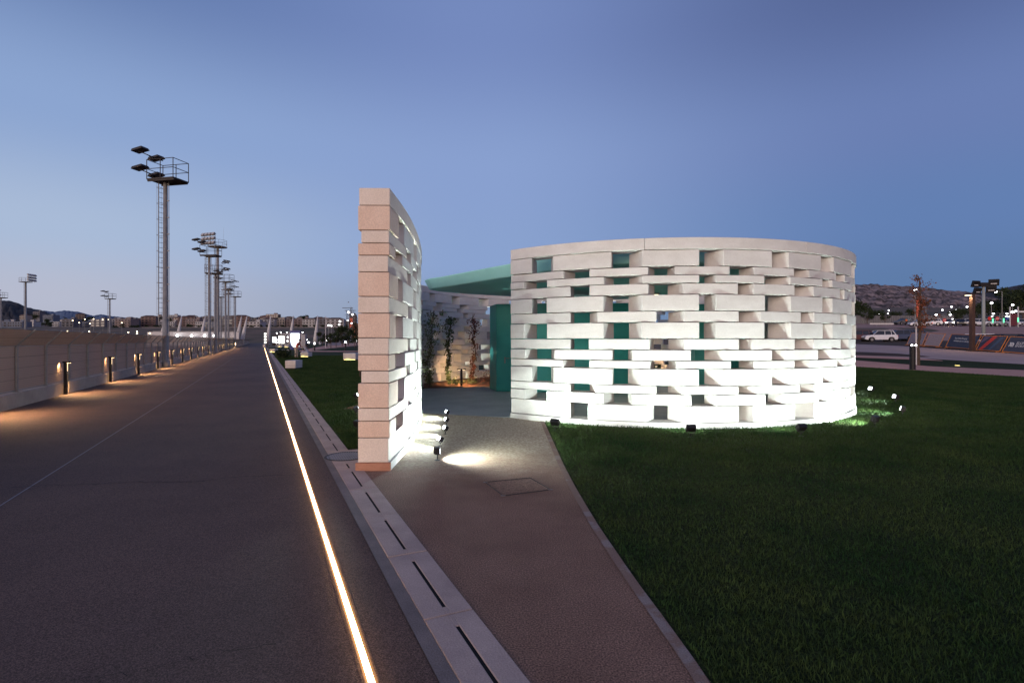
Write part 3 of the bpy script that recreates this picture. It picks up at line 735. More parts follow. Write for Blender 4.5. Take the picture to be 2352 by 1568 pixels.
for k, (x, y, tg_, lb) in enumerate(bs): spotlight(x, y, tg_, lb, 170 if k < 3 else 480, tilt=30 if k else 8, cone=150)

# ------------------------------------------------------------------ grass
def grass(name, label, n, sampler, hmin, hmax, seed):
    r_ = np.random.RandomState(seed)
    P = sampler(r_, n); n = len(P); ang = r_.uniform(0, 2 * np.pi, n); hh = r_.uniform(hmin, hmax, n) * (1 + .5 * (P[:, 1] > 7)); ww = r_.uniform(.0010, .0024, n) * (1 + P[:, 1] * .16)
    ln = r_.normal(0, .45, (n, 2)) * hh[:, None]
    v = np.zeros((n, 5, 3)); dx = np.cos(ang) * ww; dy = np.sin(ang) * ww
    v[:, 0, 0] = P[:, 0] - dx; v[:, 0, 1] = P[:, 1] - dy
    v[:, 1, 0] = P[:, 0] + dx; v[:, 1, 1] = P[:, 1] + dy
    v[:, 2, 0] = P[:, 0] + dx * .8 + ln[:, 0] * .35; v[:, 2, 1] = P[:, 1] + dy * .8 + ln[:, 1] * .35; v[:, 2, 2] = hh * .55
    v[:, 3, 0] = P[:, 0] - dx * .8 + ln[:, 0] * .35; v[:, 3, 1] = P[:, 1] - dy * .8 + ln[:, 1] * .35; v[:, 3, 2] = hh * .55
    v[:, 4, 0] = P[:, 0] + ln[:, 0]; v[:, 4, 1] = P[:, 1] + ln[:, 1]; v[:, 4, 2] = hh
    me = bpy.data.meshes.new(name); nv_ = n * 5; me.vertices.add(nv_); me.vertices.foreach_set('co', v.ravel())
    me.loops.add(n * 7); me.polygons.add(n * 2)
    b = np.arange(n)[:, None] * 5; idx = np.concatenate([b + np.array([0, 1, 2, 3]), b + np.array([3, 2, 4])], 1).ravel()
    me.loops.foreach_set('vertex_index', idx.astype(np.int32))
    st_ = np.stack([np.arange(n) * 7, np.arange(n) * 7 + 4], 1).ravel(); me.polygons.foreach_set('loop_start', st_.astype(np.int32))
    me.update(calc_edges=True); me.validate()
    me.materials.append(BLADE); o = bpy.data.objects.new(name, me); sc.collection.objects.link(o)
    tag(o, label, 'grass', kind='stuff'); return o
bx = np.array([p[0] for p in BND]); by = np.array([p[1] for p in BND])
def smp_right(r_, n):
    y = 2.0 + (r_.rand(n * 3) ** 1.35) * 34; xmin = np.interp(y, by, bx) + .03
    x = xmin + r_.rand(n * 3) * (y * 1.02 + 1.5 - xmin)
    keep = (np.hypot(x - CC.x, y - CC.y) > RR + .05) & (r_.rand(n * 3) < (y * 1.02 + 1.5 - xmin) / 36 * (1.0 + 12 / y) / 1.6)
    keep &= x < np.interp(y, [2, 12, 23.7, 33, 45], [24, 23.8, 22.6, 21, 18])
    q = np.stack([x[keep], y[keep]], 1); return q[:n]
grass('grass', 'short dark green grass of the lawn in front of the curved wall', 420000, smp_right, .022, .052, 1)
def smp_left(r_, n):
    y = 8.2 + (r_.rand(n * 3) ** 1.8) * 48; tt = (y - .4217 * 1.18) / .9068; xmin = .9068 * 1.18 - .4217 * tt
    xmax = np.interp(y, [8, 10, 12.2, 14, 16, 18, 22, 30, 40, 60], [-2.05, -2.25, -2.6, -3.1, -3.8, -3.85, -5, -8, -11, -17])
    x = xmin + r_.rand(n * 3) * np.maximum(.01, xmax - xmin); q = np.stack([x, y], 1)
    return q[r_.rand(len(q)) < (xmax - xmin) / 12][:n]
grass('grass', 'short green grass of the lawn behind the near wall end', 110000, smp_left, .025, .06, 2)

# ------------------------------------------------------------------ fence, low wall, bollards at the left
SB = -5.42; BT0 = 20.5; BSP = 5.33
bts = [BT0 + (k - 1) * BSP for k in range(24)]
lw = thing('low_wall', 'low pale concrete wall carrying the mesh fence', 'low wall')
prev = 4.0
for k, t_ in enumerate(bts + [BT0 + 23 * BSP]):
    MB().prism([st(SB - .28, prev), st(SB, prev), st(SB, t_ - .42), st(SB - .28, t_ - .42)], -.05, .36).build('wall_segment', WALLC, lw, bevel=.01)
    MB().prism([st(SB - .28, t_ - .415), st(SB - .16, t_ - .415), st(SB - .16, t_ + .415), st(SB - .28, t_ + .415)], -.05, .355).build('wall_recess', WALLC, lw)
    prev = t_ + .42
MB().prism([st(SB - .28, prev), st(SB, prev), st(SB, 290), st(SB - .28, 290)], -.05, .36).build('wall_segment', WALLC, lw)
fe = thing('mesh_fence', 'long mesh fence with a top leaning over the promenade', 'fence')
SF = SB - .14
def fence_panel(s0, z0, s1, z1, t0, t1):
    me = bpy.data.meshes.new('mesh_panel'); vs = [st(s0, t0, z0), st(s0, t1, z0), st(s1, t1, z1), st(s1, t0, z1)]
    me.from_pydata([tuple(v) for v in vs], [], [(0, 1, 2, 3)]); me.materials.append(FENCEM)
    uv = me.uv_layers.new(); H_ = math.hypot(s1 - s0, z1 - z0)
    for li, c in enumerate([(t0, 0), (t1, 0), (t1, H_), (t0, H_)]): uv.data[li].uv = c
    o = bpy.data.objects.new('mesh_panel', me); sc.collection.objects.link(o); o.parent = fe; return o
for t0 in list(range(5, 65, 10)) + [65]:
    t1 = t0 + 10 if t0 < 65 else 290
    fence_panel(SF, .38, SF, 1.50, t0, t1); fence_panel(SF, 1.50, SF + .37, 1.90, t0, t1)
for k in range(78):
    t_ = 5.3 + 2.0 * k
    mb = MB()
    a = st(SF + .035, t_); 
    mb.tube((a.x, a.y, .36), (a.x, a.y, 1.52), .032, .032, 8 if k < 12 else 5)
    b = st(SF + .41, t_); mb.tube((a.x, a.y, 1.50), (b.x, b.y, 1.92), .022, .022, 8 if k < 12 else 5)
    if k < 10: mb.box((a.x, a.y, .37), (.12, .12, .015), R(25))
    mb.build('post', STEEL, fe)
for (s_, z_) in ((SF, 1.50), (SF, .40)):
    MB().tube(st(s_, 5, z_), st(s_, 290, z_), .014, .014, 5).build('rail', STEEL, fe)
MB().tube(st(SF + .38, 5, 1.92), st(SF + .38, 290, 1.92), .007, .007, 4).build('rail', STEEL, fe)
# court floor behind fence
strip('sports_ground', [st(SF - .5, t) for t in (0, 60, 200, 300)], [st(-110, t) for t in (0, 60, 200, 300)], .02, mat('court_floor', (.11, .045, .028), .9, (.075, .045, .03), .1), 6, 'reddish sports ground behind the fence')
# bollard lights
def fence_bollard():
    r_ = thing('bollard_light', 'x', 'bollard light')
    MB().box((0, 0, .475), (.085, .085, .95)).build('post', BLACK, r_, bevel=.004)
    h = MB().box((.03, 0, .975), (.20, .10, .05)).build('head', BLACK, r_, bevel=.004)
    MB().box((.0455, 0, .82), (.006, .030, .24)).build('light_slot', emat('slot_glow', (1, .72, .40), 2.5), r_)
    MB().box((.075, 0, .9475), (.09, .07, .005)).build('diffuser', E_WARM, r_)
    MB().box((0, 0, .008), (.14, .14, .016)).build('base_plate', BLACK, r_)
    lamp('bollard_source', 'SPOT', (.085, 0, .93), (1.05, 0, -1), 360, (1, .60, .28), r_, 150, .7, .04)
    lamp('bollard_back_source', 'SPOT', (-.085, 0, .93), (-.9, 0, -1), 14, (1, .62, .30), r_, 120, .7, .04)
    return r_
fb = fence_bollard()
for k, t_ in enumerate(bts):
    o = fb if k == 0 else copy_tree(fb)
    p = st(SB + .02, t_); o.location = (p.x, p.y, .01); o.rotation_euler = (0, 0, math.atan2(NN.y, NN.x))
    tag(o, f'slim black bollard light at the fence wall, {ordw(k)} counting from the near end', 'bollard light', 'bollard lights along the fence')

# ------------------------------------------------------------------ floodlight masts
def mast(kind):
    r_ = thing('floodlight_mast', 'x', 'floodlight mast'); H_ = 11.2 if kind != 'big' else 17.2
    pr = [(.21, 0), (.205, .3), (.165, .32), (.115, H_)] if kind != 'big' else [(.34, 0), (.33, .3), (.30, .4), (.20, H_)]
    MB().lathe((0, 0, 0), pr, 14).build('pole', STEEL, r_, smooth=True)
    MB().box((0, 0, .02), (.7, .7, .04)).build('base_plate', STEEL, r_)
    lx = -.29
    mb = MB()
    for y in (-.19, .19): mb.tube((lx, y, 2.6), (lx, y, H_), .022, .022, 5)
    z = 2.7
    while z < H_: mb.tube((lx, -.19, z), (lx, .19, z), .013, .013, 4); z += .30
    z = 3
    while z < H_: mb.tube((lx, 0, z), (0, 0, z), .018, .018, 4); z += 1.7
    mb.build('ladder', STEEL, r_)
    mb = MB(); z = 3.2
    sg = -1 if lx < 0 else 1
    while z < H_ - .1:
        arc = [Vector((lx + sg * .24 * math.sin(a) * 1.0, -.24 * math.cos(a), z)) for a in np.linspace(0, math.pi, 8)]
        mb.pipe(arc, .010, 4); z += .95
    for a in np.linspace(0, math.pi, 5): mb.tube((lx + sg * .24 * math.sin(a), -.24 * math.cos(a), 3.2), (lx + sg * .24 * math.sin(a), -.24 * math.cos(a), H_), .007, .007, 4)
    mb.build('safety_cage', STEEL, r_)
    mb = MB().tube((.26, 0, 1.5), (.24, 0, H_), .02, .02, 5); z = 2
    while z < H_: mb.box((.20, 0, z), (.14, .05, .05)); z += 1.0
    mb.build('cable_riser', STEEL, r_)
    if kind != 'big':
        MB().box((.17, 0, H_), (1.85, 1.15, .08)).box((.17, -.5, H_ - .08), (1.85, .06, .10)).box((.17, .5, H_ - .08), (1.85, .06, .10)).build('platform', DARKST, r_)
        mb = MB(); rail = [(-.75, -.57), (1.09, -.57), (1.09, .57), (-.75, .57)]
        for x, y in rail + [(.2, -.57), (.2, .57)]: mb.tube((x, y, H_), (x, y, H_ + 1.15), .024, .024, 5)
        for z_ in (.6, 1.15):
            for a, b in zip(rail, rail[1:] + rail[:1]): mb.tube((a[0], a[1], H_ + z_), (b[0], b[1], H_ + z_), .022, .022, 5)
        mb.build('railing', DARKST, r_)
        for z_ in (.55, 1.6):
            br = MB().tube((-.75, -.5, H_ + z_ - .15), (-1.3, -.85, H_ + z_ + .1), .03, .03, 5).tube((-.75, .5, H_ + z_ - .15), (-1.6, .8, H_ + z_), .03, .03, 5)
            br.tube((-.75, -.57, H_ + z_ - .15), (-.75, .57, H_ + z_ - .15), .03, .03, 5)
            br.tube((-.75, -.5, H_ + z_ - .15), (-1.6, .8, H_ + z_), .022, .022, 5)
            br.build('bracket', DARKST, r_)
            for (x, y) in ((-1.08, -.7), (-1.42, .75)):
                M = Matrix.Rotation(R(-10), 3, 'Y')
                f = MB().box((x, y, H_ + z_ + .12), (.80, .58, .15), 0, M, .85).build('floodlight', DARKST, r_, bevel=.02)
                v = M @ Vector((0, 0, -.07)); MB().box((x + v.x, y + v.y, H_ + z_ + .12 + v.z), (.60, .42, .012), 0, M).build('lens', GLASSD, f)
    else:
        MB().lathe((0, 0, H_), [(.4, -.15), (1.45, -.02), (1.45, .05)], 20).build('platform', STEEL, r_)
        mb = MB(); P = [(1.4 * math.cos(2 * math.pi * i / 10), 1.4 * math.sin(2 * math.pi * i / 10)) for i in range(10)]
        for x, y in P: mb.tube((x, y, H_), (x, y, H_ + 1.1), .022, .022, 4)
        for z_ in (.55, 1.1):
            for a, b in zip(P, P[1:] + P[:1]): mb.tube((a[0], a[1], H_ + z_), (b[0], b[1], H_ + z_), .02, .02, 4)
        mb.tube((1.3, 0, H_ + 1), (1.3, 0, H_ + 3.2), .015, .008, 4)
        mb.build('railing', STEEL, r_)
        mb = MB()
        for z_ in (.45, 1.15, 1.85): mb.tube((-1.5, -1.45, H_ + z_), (1.3, -1.45, H_ + z_), .04, .04, 5)
        for x in (-1.2, 0, 1.1): mb.tube((x, -1.4, H_ - .05), (x, -1.45, H_ + 1.9), .04, .04, 5)
        mb.build('bracket', STEEL, r_)
        for z_ in (.45, 1.15, 1.85):
            for x in (-1.3, -.55, .2, .95):
                M = Matrix.Rotation(R(-35), 3, 'X')
                f = MB().box((x, -1.68, H_ + z_), (.60, .32, .50), 0, M, .9).build('floodlight', STEEL, r_, bevel=.02)
                v = M @ Vector((0, -.165, 0)); MB().box((x, -1.68 + v.y, H_ + z_ + v.z), (.52, .012, .42), 0, M).build('lens', mat('lamp_glass', (.42, .42, .42), .2, spec=.6), f)
    return r_
pm = mast('std'); pb = mast('big')
ml = [(pm, 380, 32.3, -12, 1, 'tallest looking floodlight mast with four lamps, nearest beside the fence'),
      (pm, 481, 60.8, -5, 1, 'second floodlight mast along the fence, two lamp tiers to the left'),
      (pb, 500, 90, -20, 1, 'tall mast with a round platform and a bank of pale floodlights'),
      (pm, 494.5, 68, 200, .9, 'floodlight mast with lamps turned right, between the second mast and the round platform'),
      (pm, 518, 86, -5, .98, 'third floodlight mast along the fence with a square railing'),
      (pm, 507.5, 119, 180, 1.0, 'thin distant floodlight mast behind the round platform mast'),
      (pm, 525, 100, 175, .98, 'distant floodlight mast just right of the third square railing mast'),
      (pm, 540, 118, -5, 1.0, 'last floodlight mast in the row along the fence'),
      (pm, 2, 121, -5, 1, 'floodlight mast cut by the left picture edge'),
      (pb, 59, 144, 95, 1.0, 'far mast with round platform and dark stacked lamps above the left hill'),
      (pm, 252, 124, -5, 1, 'lone far floodlight mast between the left hill and the near mast')]
used = set()
for pr, px, D, rz, scl, lb in ml:
    o = pr if pr.name not in used and not used.add(pr.name) else copy_tree(pr)
    o.location = (atd(px, D), D, 0); o.rotation_euler = (0, 0, R(rz)); o.scale = (1, 1, scl) if scl != 1 else (1, 1, 1)
    tag(o, lb, 'floodlight mast', 'floodlight masts around the sports ground')

# leaning white pylons
def pylon():
    r_ = tag(MB().lathe((0, 0, 0), [(.55, 0), (.62, 2.5), (.35, 6.5), (.10, 9.2)], 10).build('leaning_pylon', WHITE, None, smooth=True), 'x', 'pylon'); return r_
pyl = [(408.5, 404.5, 'beside the near mast'), (373, 366, ''), (463, 459, ''), (546, 542, ''), (559, 554, ''), (616, 613, ''), (668, 665, ''), (724, 723, '')]
pyl.sort()
pp = pylon()
for k, (tx, bx_, _) in enumerate(pyl):
    o = pp if k == 0 else pp.copy()
    if k: sc.collection.objects.link(o)
    D = 165; o.location = (atd(bx_, D), D, 0); L = (tx - bx_) / FOC * D; o.rotation_euler = (0, math.atan2(L + (1.2 if k < 5 else .8), 9.2), 0)
    tag(o, f'tapered white leaning pylon, {ordw(k)} from the left', 'pylon', 'white leaning pylons')
for px, lb in ((748, 'thin white flagpole on the lawn right of the pylons'), (683, 'thin pale pole left of the blue sign')):
    r_ = thing('flagpole', lb, 'pole', (atd(px, 110), 110, 0)); MB().tube((0, 0, 0), (0, 0, 6.4 if px == 748 else 3.4), .09, .05, 8).build('shaft', WHITE, r_); MB().ball((0, 0, 6.45 if px == 748 else 3.45), .09).build('finial', WHITE, r_)

# ------------------------------------------------------------------ white hall and long retaining wall
hl = thing('sports_hall', 'long low white hall with round lamps behind the fence', 'sports hall')
xa, xb = atd(338, 150), atd(540, 150)
MB().prism([(xa, 150), (xb, 152), (atd(542, 162), 162), (xa, 160)], 0, 3.9).build('wall', WHITE, hl)
MB().prism([(xa + 1, 150.8), (xb - .2, 152.6), (atd(541, 161.5), 161.5), (xa + 1, 159)], 3.9, 4.15).build('roof', STEEL, hl)
for px in (404, 437, 467, 489): 
    x = atd(px, 149); MB().ball((x, 149.6, 2.9), .30).build('wall_lamp', E_WHITE, hl)
for px in (500, 515, 528): MB().box((atd(px, 150.9), 151.2 , 1.4), (1.6, .1, 2.2)).build('door', GLASSD, hl)
rw = thing('retaining_wall', 'long brown retaining wall below the skyline houses', 'retaining wall')
xa, xb = atd(330, 452), atd(870, 452)
MB().prism([(xa, 450), (xb, 450), (xb, 453), (xa, 453)], 0, 12.0).build('wall', mat('brown_wall', (.24, .165, .14), .9, (.17, .12, .105), .05), rw)
MB().prism([(xa, 449.6), (xb, 449.6), (xb, 453.4), (xa, 453.4)], 9.3, 9.6).build('coping', WHITE, rw)
MB().prism([(xa, 449.6), (xb, 449.6), (xb, 453.4), (xa, 453.4)], 12.0, 12.5).build('coping', mat('grey_coping', (.22, .2, .2), .9), rw)

# ------------------------------------------------------------------ houses on the skyline
CONC = [('cream', (.34, .30, .27)), ('white', (.44, .43, .44)), ('salmon', (.25, .17, .15)), ('grey', (.16, .16, .18)), ('pale blue', (.17, .20, .26)), ('tan', (.20, .165, .145)), ('dusty pink', (.25, .20, .195))]
CM = {n_: mat('render_' + n_.replace(' ', '_'), c, .9, tuple(v * .8 for v in c), .2) for n_, c in CONC}
TILE = mat('roof_tiles', (.10, .055, .045), .9)
def block(nm, ns, wd, dp, pit):
    r_ = thing('apartment_block', 'x', 'apartment block'); H_ = ns * 3.1
    MB().box((0, 0, H_ / 2 - 3), (wd, dp, H_ + 6)).build('wall', CM[nm], r_)
    for f in range(ns):
        z = f * 3.1
        bal = MB().box((0, -dp / 2 - .6, z + 3.0), (wd * .96, 1.2, .22)).box((0, -dp / 2 - 1.17, z + 3.45), (wd * .96, .08, .75)) if f < ns - 1 else None
        if bal: bal.build('balcony', CM[nm], r_)
        nw = max(2, int(wd / 4))
        for k in range(nw):
            x = -wd / 2 + wd * (k + .5) / nw
            MB().box((x, -dp / 2 - .02, z + 1.5), (wd / nw * .55, .08, 1.7)).build('window', GLASSD, r_)
    if pit:
        mb = MB(); e = .5
        mb.v = [(-wd / 2 - e, -dp / 2 - e, H_), (wd / 2 + e, -dp / 2 - e, H_), (wd / 2 + e, dp / 2 + e, H_), (-wd / 2 - e, dp / 2 + e, H_), (-wd / 4, 0, H_ + 2), (wd / 4, 0, H_ + 2)]
        mb.f = [(0, 1, 5, 4), (1, 2, 5), (2, 3, 4, 5), (3, 0, 4), (3, 2, 1, 0)]; mb.build('roof', TILE, r_)
    else:
        MB().box((0, 0, H_ + .2), (wd + .3, dp + .3, .4)).build('roof', CM['grey'], r_)
        MB().box((wd * .2, 0, H_ + 1.5), (wd * .25, dp * .3, 2.4)).build('stairhead', CM[nm], r_)
    return r_
protos = []
for i, (nm, ns, wd, dp, pit) in enumerate([('cream', 4, 22, 12, 0), ('white', 3, 16, 11, 0), ('salmon', 5, 18, 12, 1), ('grey', 4, 15, 11, 0), ('pale blue', 3, 20, 12, 0), ('tan', 4, 14, 11, 1), ('dusty pink', 4, 20, 12, 0), ('white', 4, 18, 12, 1), ('cream', 3, 12, 10, 1)]):
    protos.append([block(nm, ns, wd, dp, pit), nm, ns, 'tiled' if pit else 'flat', False])
blds = []
# px, top y, distance
spec = [(8, 742, 480, 4), (22, 738, 560, 1), (48, 745, 480, 4), (70, 740, 520, 1), (90, 716, 760, 3), (118, 724, 700, 4), (60, 724, 640, 8), (140, 740, 520, 1), (165, 742, 500, 3), (186, 722, 760, 5), (205, 742, 520, 4), (232, 741, 500, 3),
        (268, 734, 520, 1), (292, 742, 480, 6), (300, 730, 760, 8), (322, 731, 640, 3), (345, 728, 640, 5), (344, 743, 500, 2), (362, 726, 700, 6), (400, 724, 720, 1), (415, 731, 640, 2), (433, 735, 560, 3), (440, 726, 760, 7),
        (452, 746, 480, 6), (470, 740, 540, 4), (480, 728, 640, 7), (498, 730, 640, 3), (515, 728, 560, 3), (537, 727, 640, 2), (552, 733, 560, 1), (567, 731, 700, 7), (585, 733, 620, 3), (600, 735, 580, 0), (612, 726, 760, 2), (628, 722, 760, 6),
        (638, 737, 560, 0), (655, 737, 560, 3), (664, 729, 700, 8), (678, 735, 600, 3), (699, 731, 640, 6), (713, 734, 620, 4), (733, 731, 640, 2), (745, 736, 560, 6), (770, 741, 620, 3), (795, 745, 640, 8)]
q2 = random.Random(99)
for i_ in range(34):
    px_ = 262 + i_ * 15.5 + q2.uniform(-5, 5)
    if 318 < px_ < 330: continue
    spec.append((px_, q2.uniform(741, 746) if i_ % 2 else q2.uniform(731, 738), q2.choice([470, 500, 540]) if i_ % 2 else q2.uniform(640, 760), q2.randrange(9)))
spec.sort()
cnt = {}
for k, (px, ty, D, pi) in enumerate(spec):
    P = protos[pi]; o = P[0] if not P[4] else copy_tree(P[0]); P[4] = True
    sc_ = .74; H_ = P[2] * 3.1 * sc_; z = zat(ty, D) - H_; o.scale = (sc_ * q2.uniform(.8, 1.25), sc_, sc_); g_ = hgt(atd(px, D), D)
    o.location = (atd(px, D), D, max(z, g_ - 2)); o.rotation_euler = (0, 0, R(rnd.uniform(-25, 25)))
    tag(o, f'{P[1]} {P[2]}-storey block with {P[3]} roof, {ordw(k)} from the left on the skyline', 'apartment block', 'houses along the skyline')
for px, ty, hh, lb in ((811, 723, 60, 'dark unfinished tower beside a crane on the skyline'), (785, 733, 40, 'smaller dark tower left of the red flag on the skyline')):
    D = 1400; r_ = thing('tower_building', lb, 'tower', (atd(px, D), D, zat(ty, D) - hh))
    MB().box((0, 0, hh / 2), (16, 14, hh)).build('core', CM['grey'], r_)
    mb = MB()
    for z in range(3, hh, 4): mb.box((0, 0, z), (17.5, 15.5, .7))
    mb.build('floor_slabs', mat('raw_concrete', (.12, .11, .11), .9), r_)
for px, ty, lb in ((806, 707, 'thin tower crane above the dark tower, jib pointing left'), (797, 713, 'thin tower crane left of the dark tower')):
    D = 1300; zt = zat(ty, D); r_ = thing('tower_crane', lb, 'crane', (atd(px, D), D, 20)); hh = zt - 20
    MB().box((0, 0, hh / 2), (1.6, 1.6, hh)).build('mast', DARKST, r_); MB().box((-8 if px == 806 else 8, 0, hh), (26, 1.2, 1.2)).build('jib', DARKST, r_)

# hills
def hill(name, label, pts, D, depth, m, base_y=800, seed=1, nd=14, rough=.0):
    r_ = random.Random(seed); mb = MB(); xs_ = np.linspace(pts[0][0], pts[-1][0], 90)
    for j in range(nd + 1):
        f = j / nd
        for x in xs_:
            ty = np.interp(x, [p[0] for p in pts], [p[1] for p in pts]); Dd_ = D + depth * f
            zt = CH + (HOR - ty) / FOC * (D + depth); z = -5 + (zt + 5) * (f ** .8) + (r_.uniform(-1, 1) * rough * (f < 1) + r_.uniform(-.25, .25) * rough)
            mb.v.append(((x - CX) / FOC * Dd_, Dd_, z))
    n_ = len(xs_)
    for x in xs_: mb.v.append(((x - CX) / FOC * (D + depth * 1.8), D + depth * 1.8, -5))
    for j in range(nd + 1):
        for i in range(n_ - 1): q_ = j * n_ + i; mb.f.append((q_, q_ + 1, q_ + n_ + 1, q_ + n_))
    tag(mb.build(name, m, smooth=True), label, kind='structure')
hill('hill', 'rocky scrub covered hill behind the car park', [(1700, 665), (1850, 656), (1963, 653.8), (2030, 654.5), (2062, 656), (2100, 659), (2150, 663), (2188, 668.6), (2210, 668), (2237, 674), (2280, 684), (2330, 700), (2420, 716)], 420, 500, HILL, seed=4, nd=26, rough=3.5)
hill('hill', 'dark slope rising at the right edge of the view', [(2050, 690), (2150, 678), (2237, 674.5), (2280, 668), (2310, 661), (2352, 652.5), (2450, 630), (2600, 600)], 1100, 700, HILLD, seed=5, rough=5)
hill('hill', 'dark wooded hill at the left edge behind the masts', [(-300, 660), (-100, 685), (0, 690), (18, 690.5), (35, 694), (45, 697), (61, 705.7), (78, 709), (93, 712), (120, 722), (150, 738), (200, 750)], 700, 200, HILLD, seed=6, rough=3)
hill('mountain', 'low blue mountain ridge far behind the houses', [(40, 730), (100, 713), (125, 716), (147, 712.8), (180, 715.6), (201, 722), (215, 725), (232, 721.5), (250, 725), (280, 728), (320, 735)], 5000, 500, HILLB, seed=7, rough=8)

# ------------------------------------------------------------------ trees
def tree(h, rw_, seed, m, n=900, leaf=.5, trunk_h=.3):
    r_ = thing('tree', 'x', 'tree'); q = random.Random(seed); tp = h * trunk_h
    cl = [(q.uniform(-rw_, rw_) * .6, q.uniform(-rw_, rw_) * .6, tp + (h - tp) * q.uniform(.15, .85), rw_ * q.uniform(.3, .55)) for _ in range(9)]
    mb = MB().tube((0, 0, -1), (0, 0, tp), h * .028, h * .018, 8)
    for c in cl: mb.tube((0, 0, tp * .8), (c[0], c[1], c[2]), h * .010, h * .004, 5)
    mb.build('trunk', TRUNK, r_)
    def smp(a):
        c = cl[a.randint(len(cl))]; v = a.normal(size=3); v /= np.linalg.norm(v); k = a.rand() ** .4 * c[3]; return (c[0] + v[0] * k, c[1] + v[1] * k, c[2] + v[2] * k * .8)
    leaves(n, smp, leaf, seed).build('crown', m, r_); return r_
tp_ = [tree(9, 4.5, 21, LEAFD, 900, .8), tree(7, 5.0, 22, LEAFD, 900, .8, .2), tree(12, 2.2, 23, LEAFD, 700, .7, .15), tree(5, 2.2, 24, LEAFD, 600, .5, .35)]
tused = set(); tcount = 0
def put_tree(pi, px, D, scl, label, z=None, grp='trees beyond the park'):
    p = tp_[pi]; o = p if pi not in tused else copy_tree(p); tused.add(pi)
    x = atd(px, D); o.location = (x, D, hgt(x, D) if z is None else z); o.scale = (scl,) * 3; o.rotation_euler = (0, 0, rnd.uniform(0, 6)); tag(o, label, 'tree', grp)
tl = [(105, 732, 560), (120, 735, 560), (150, 730, 640), (172, 735, 600), (190, 732, 620), (210, 727, 700), (222, 742, 520), (30, 738, 560), (80, 722, 700), (385, 733, 640), (425, 728, 700), (446, 724, 780), (465, 727, 740), (500, 727, 740), (520, 725, 740), (572, 731, 700), (590, 730, 700), (645, 731, 640), (675, 730, 700), (693, 725, 760), (703, 727, 760), (720, 733, 640), (750, 737, 640), (760, 745, 520), (775, 743, 560), (790, 747, 520), (812, 746, 520)] + [(268 + i_ * 17.5 + rnd.uniform(-5, 5), rnd.uniform(743, 747), rnd.choice([458, 466])) for i_ in range(28)] + [(330 + i_ * 28 + rnd.uniform(-8, 8), rnd.uniform(727, 733), 600) for i_ in range(15)]
tl.sort()
for k, (px, ty, D) in enumerate(tl):
    z = zat(ty, D) - (9 if D > 470 else 5); put_tree(2 if k % 9 == 4 and D > 470 else k % 2, px, D, (.55 if D < 470 else 1.0) if D < 650 else 1.2, f'dark leafy tree between the skyline houses, {ordw(k)} from the left', z=max(z, hgt(atd(px, D), D) - 3), grp='trees between the skyline houses')
pk = [(760, 108, 1.0, 3), (772, 125, 1.2, 3), (786, 150, 1.1, 0), (800, 170, 1.2, 0), (815, 120, .8, 0), (741, 160, .8, 0), (830, 160, 1.2, 0)]
for k, (px, D, s_, pi) in enumerate(pk): put_tree(pi, px, D, s_ * .55 if pi != 3 else s_ * .6, f'dark park tree left of the near wall, {ordw(k)} in its clump', grp='park trees left of the near wall')
rt = [(1955, 150, .70, 0), (1972, 152, .75, 1), (1992, 139, .75, 3), (2012, 155, .45, 1), (2033, 139, .6, 3), (2060, 152, .4, 1), (2090, 156, .4, 0), (2210, 170, .5, 1), (2195, 165, .45, 1), (2262, 190, .7, 1), (2278, 200, .9, 1), (2300, 195, .75, 1), (2325, 190, 1.2, 0), (2350, 180, 1.3, 1), (2240, 180, .5, 1), (2375, 180, 1.3, 0)]
for k, (px, D, s_, pi) in enumerate(rt): put_tree(pi, px, D, s_, f'dark tree along the far side of the car park, {ordw(k)} from the left', grp='trees behind the car park')
# dark low planting between kerb and people
r_ = thing('shrub', 'dark spreading shrub on the lawn between the white benches', 'shrub', (atd(650, 47.4), 47.4, 0))
leaves(700, lambda q: (q.normal() * .33, q.normal() * .33, .12 + q.rand() * .68 ), .16, 31).build('foliage', LEAFD, r_); MB().tube((0, 0, 0), (.1, 0, .6), .03, .015, 6).tube((0, 0, 0), (-.2, .1, .5), .02, .01, 6).build('stem', TRUNK, r_)

# young tree with stake beside the big bollard
r_ = thing('young_tree', 'young staked tree with sparse red-brown leaves behind the big bollard', 'tree', (atd(2109, 34), 34, 0))
zt = 5.2
q = random.Random(5); P = [Vector((0, 0, 0))]
while P[-1].z < zt: P.append(P[-1] + Vector((q.uniform(-.05, .06), q.uniform(-.05, .05), .3)))
mb = MB()
for i, (a, b) in enumerate(zip(P[:-1], P[1:])): mb.tube(a, b, .10 * (1 - .8 * i / len(P)) + .012, .10 * (1 - .8 * (i + 1) / len(P)) + .012, 7)
tips = []
for k in range(24):
    i = q.randint(7, len(P) - 1); a = P[i]; l_ = q.uniform(.6, 1.6) * (1.35 - i / len(P)); b = a + Vector((q.uniform(-1, 1), q.uniform(-1, 1), q.uniform(.3, 1.1))).normalized() * l_; mb.tube(a, b, .014, .005, 4); tips.append((a, b))
mb.build('trunk', TRUNK, r_)
def smp(a):
    t_ = tips[a.randint(len(tips))]; p = t_[0].lerp(t_[1], a.rand() * 1.1); return (p.x + a.normal() * .11, p.y + a.normal() * .11, p.z + a.normal() * .10)
leaves(900, smp, .14, 41).build('crown', LEAFR, r_)
MB().tube((-.13, 0, 0), (-.13, 0, 2.5), .045, .04, 8).build('stake', WHITE, r_)
r_ = thing('young_tree', 'bare-topped young tree whose twigs show left of the near wall', 'tree', (atd(812, 24), 24, 0))
mb = MB().tube((.3, 0, 0), (.3, 0, 2.2), .04, .03, 6); tips = []
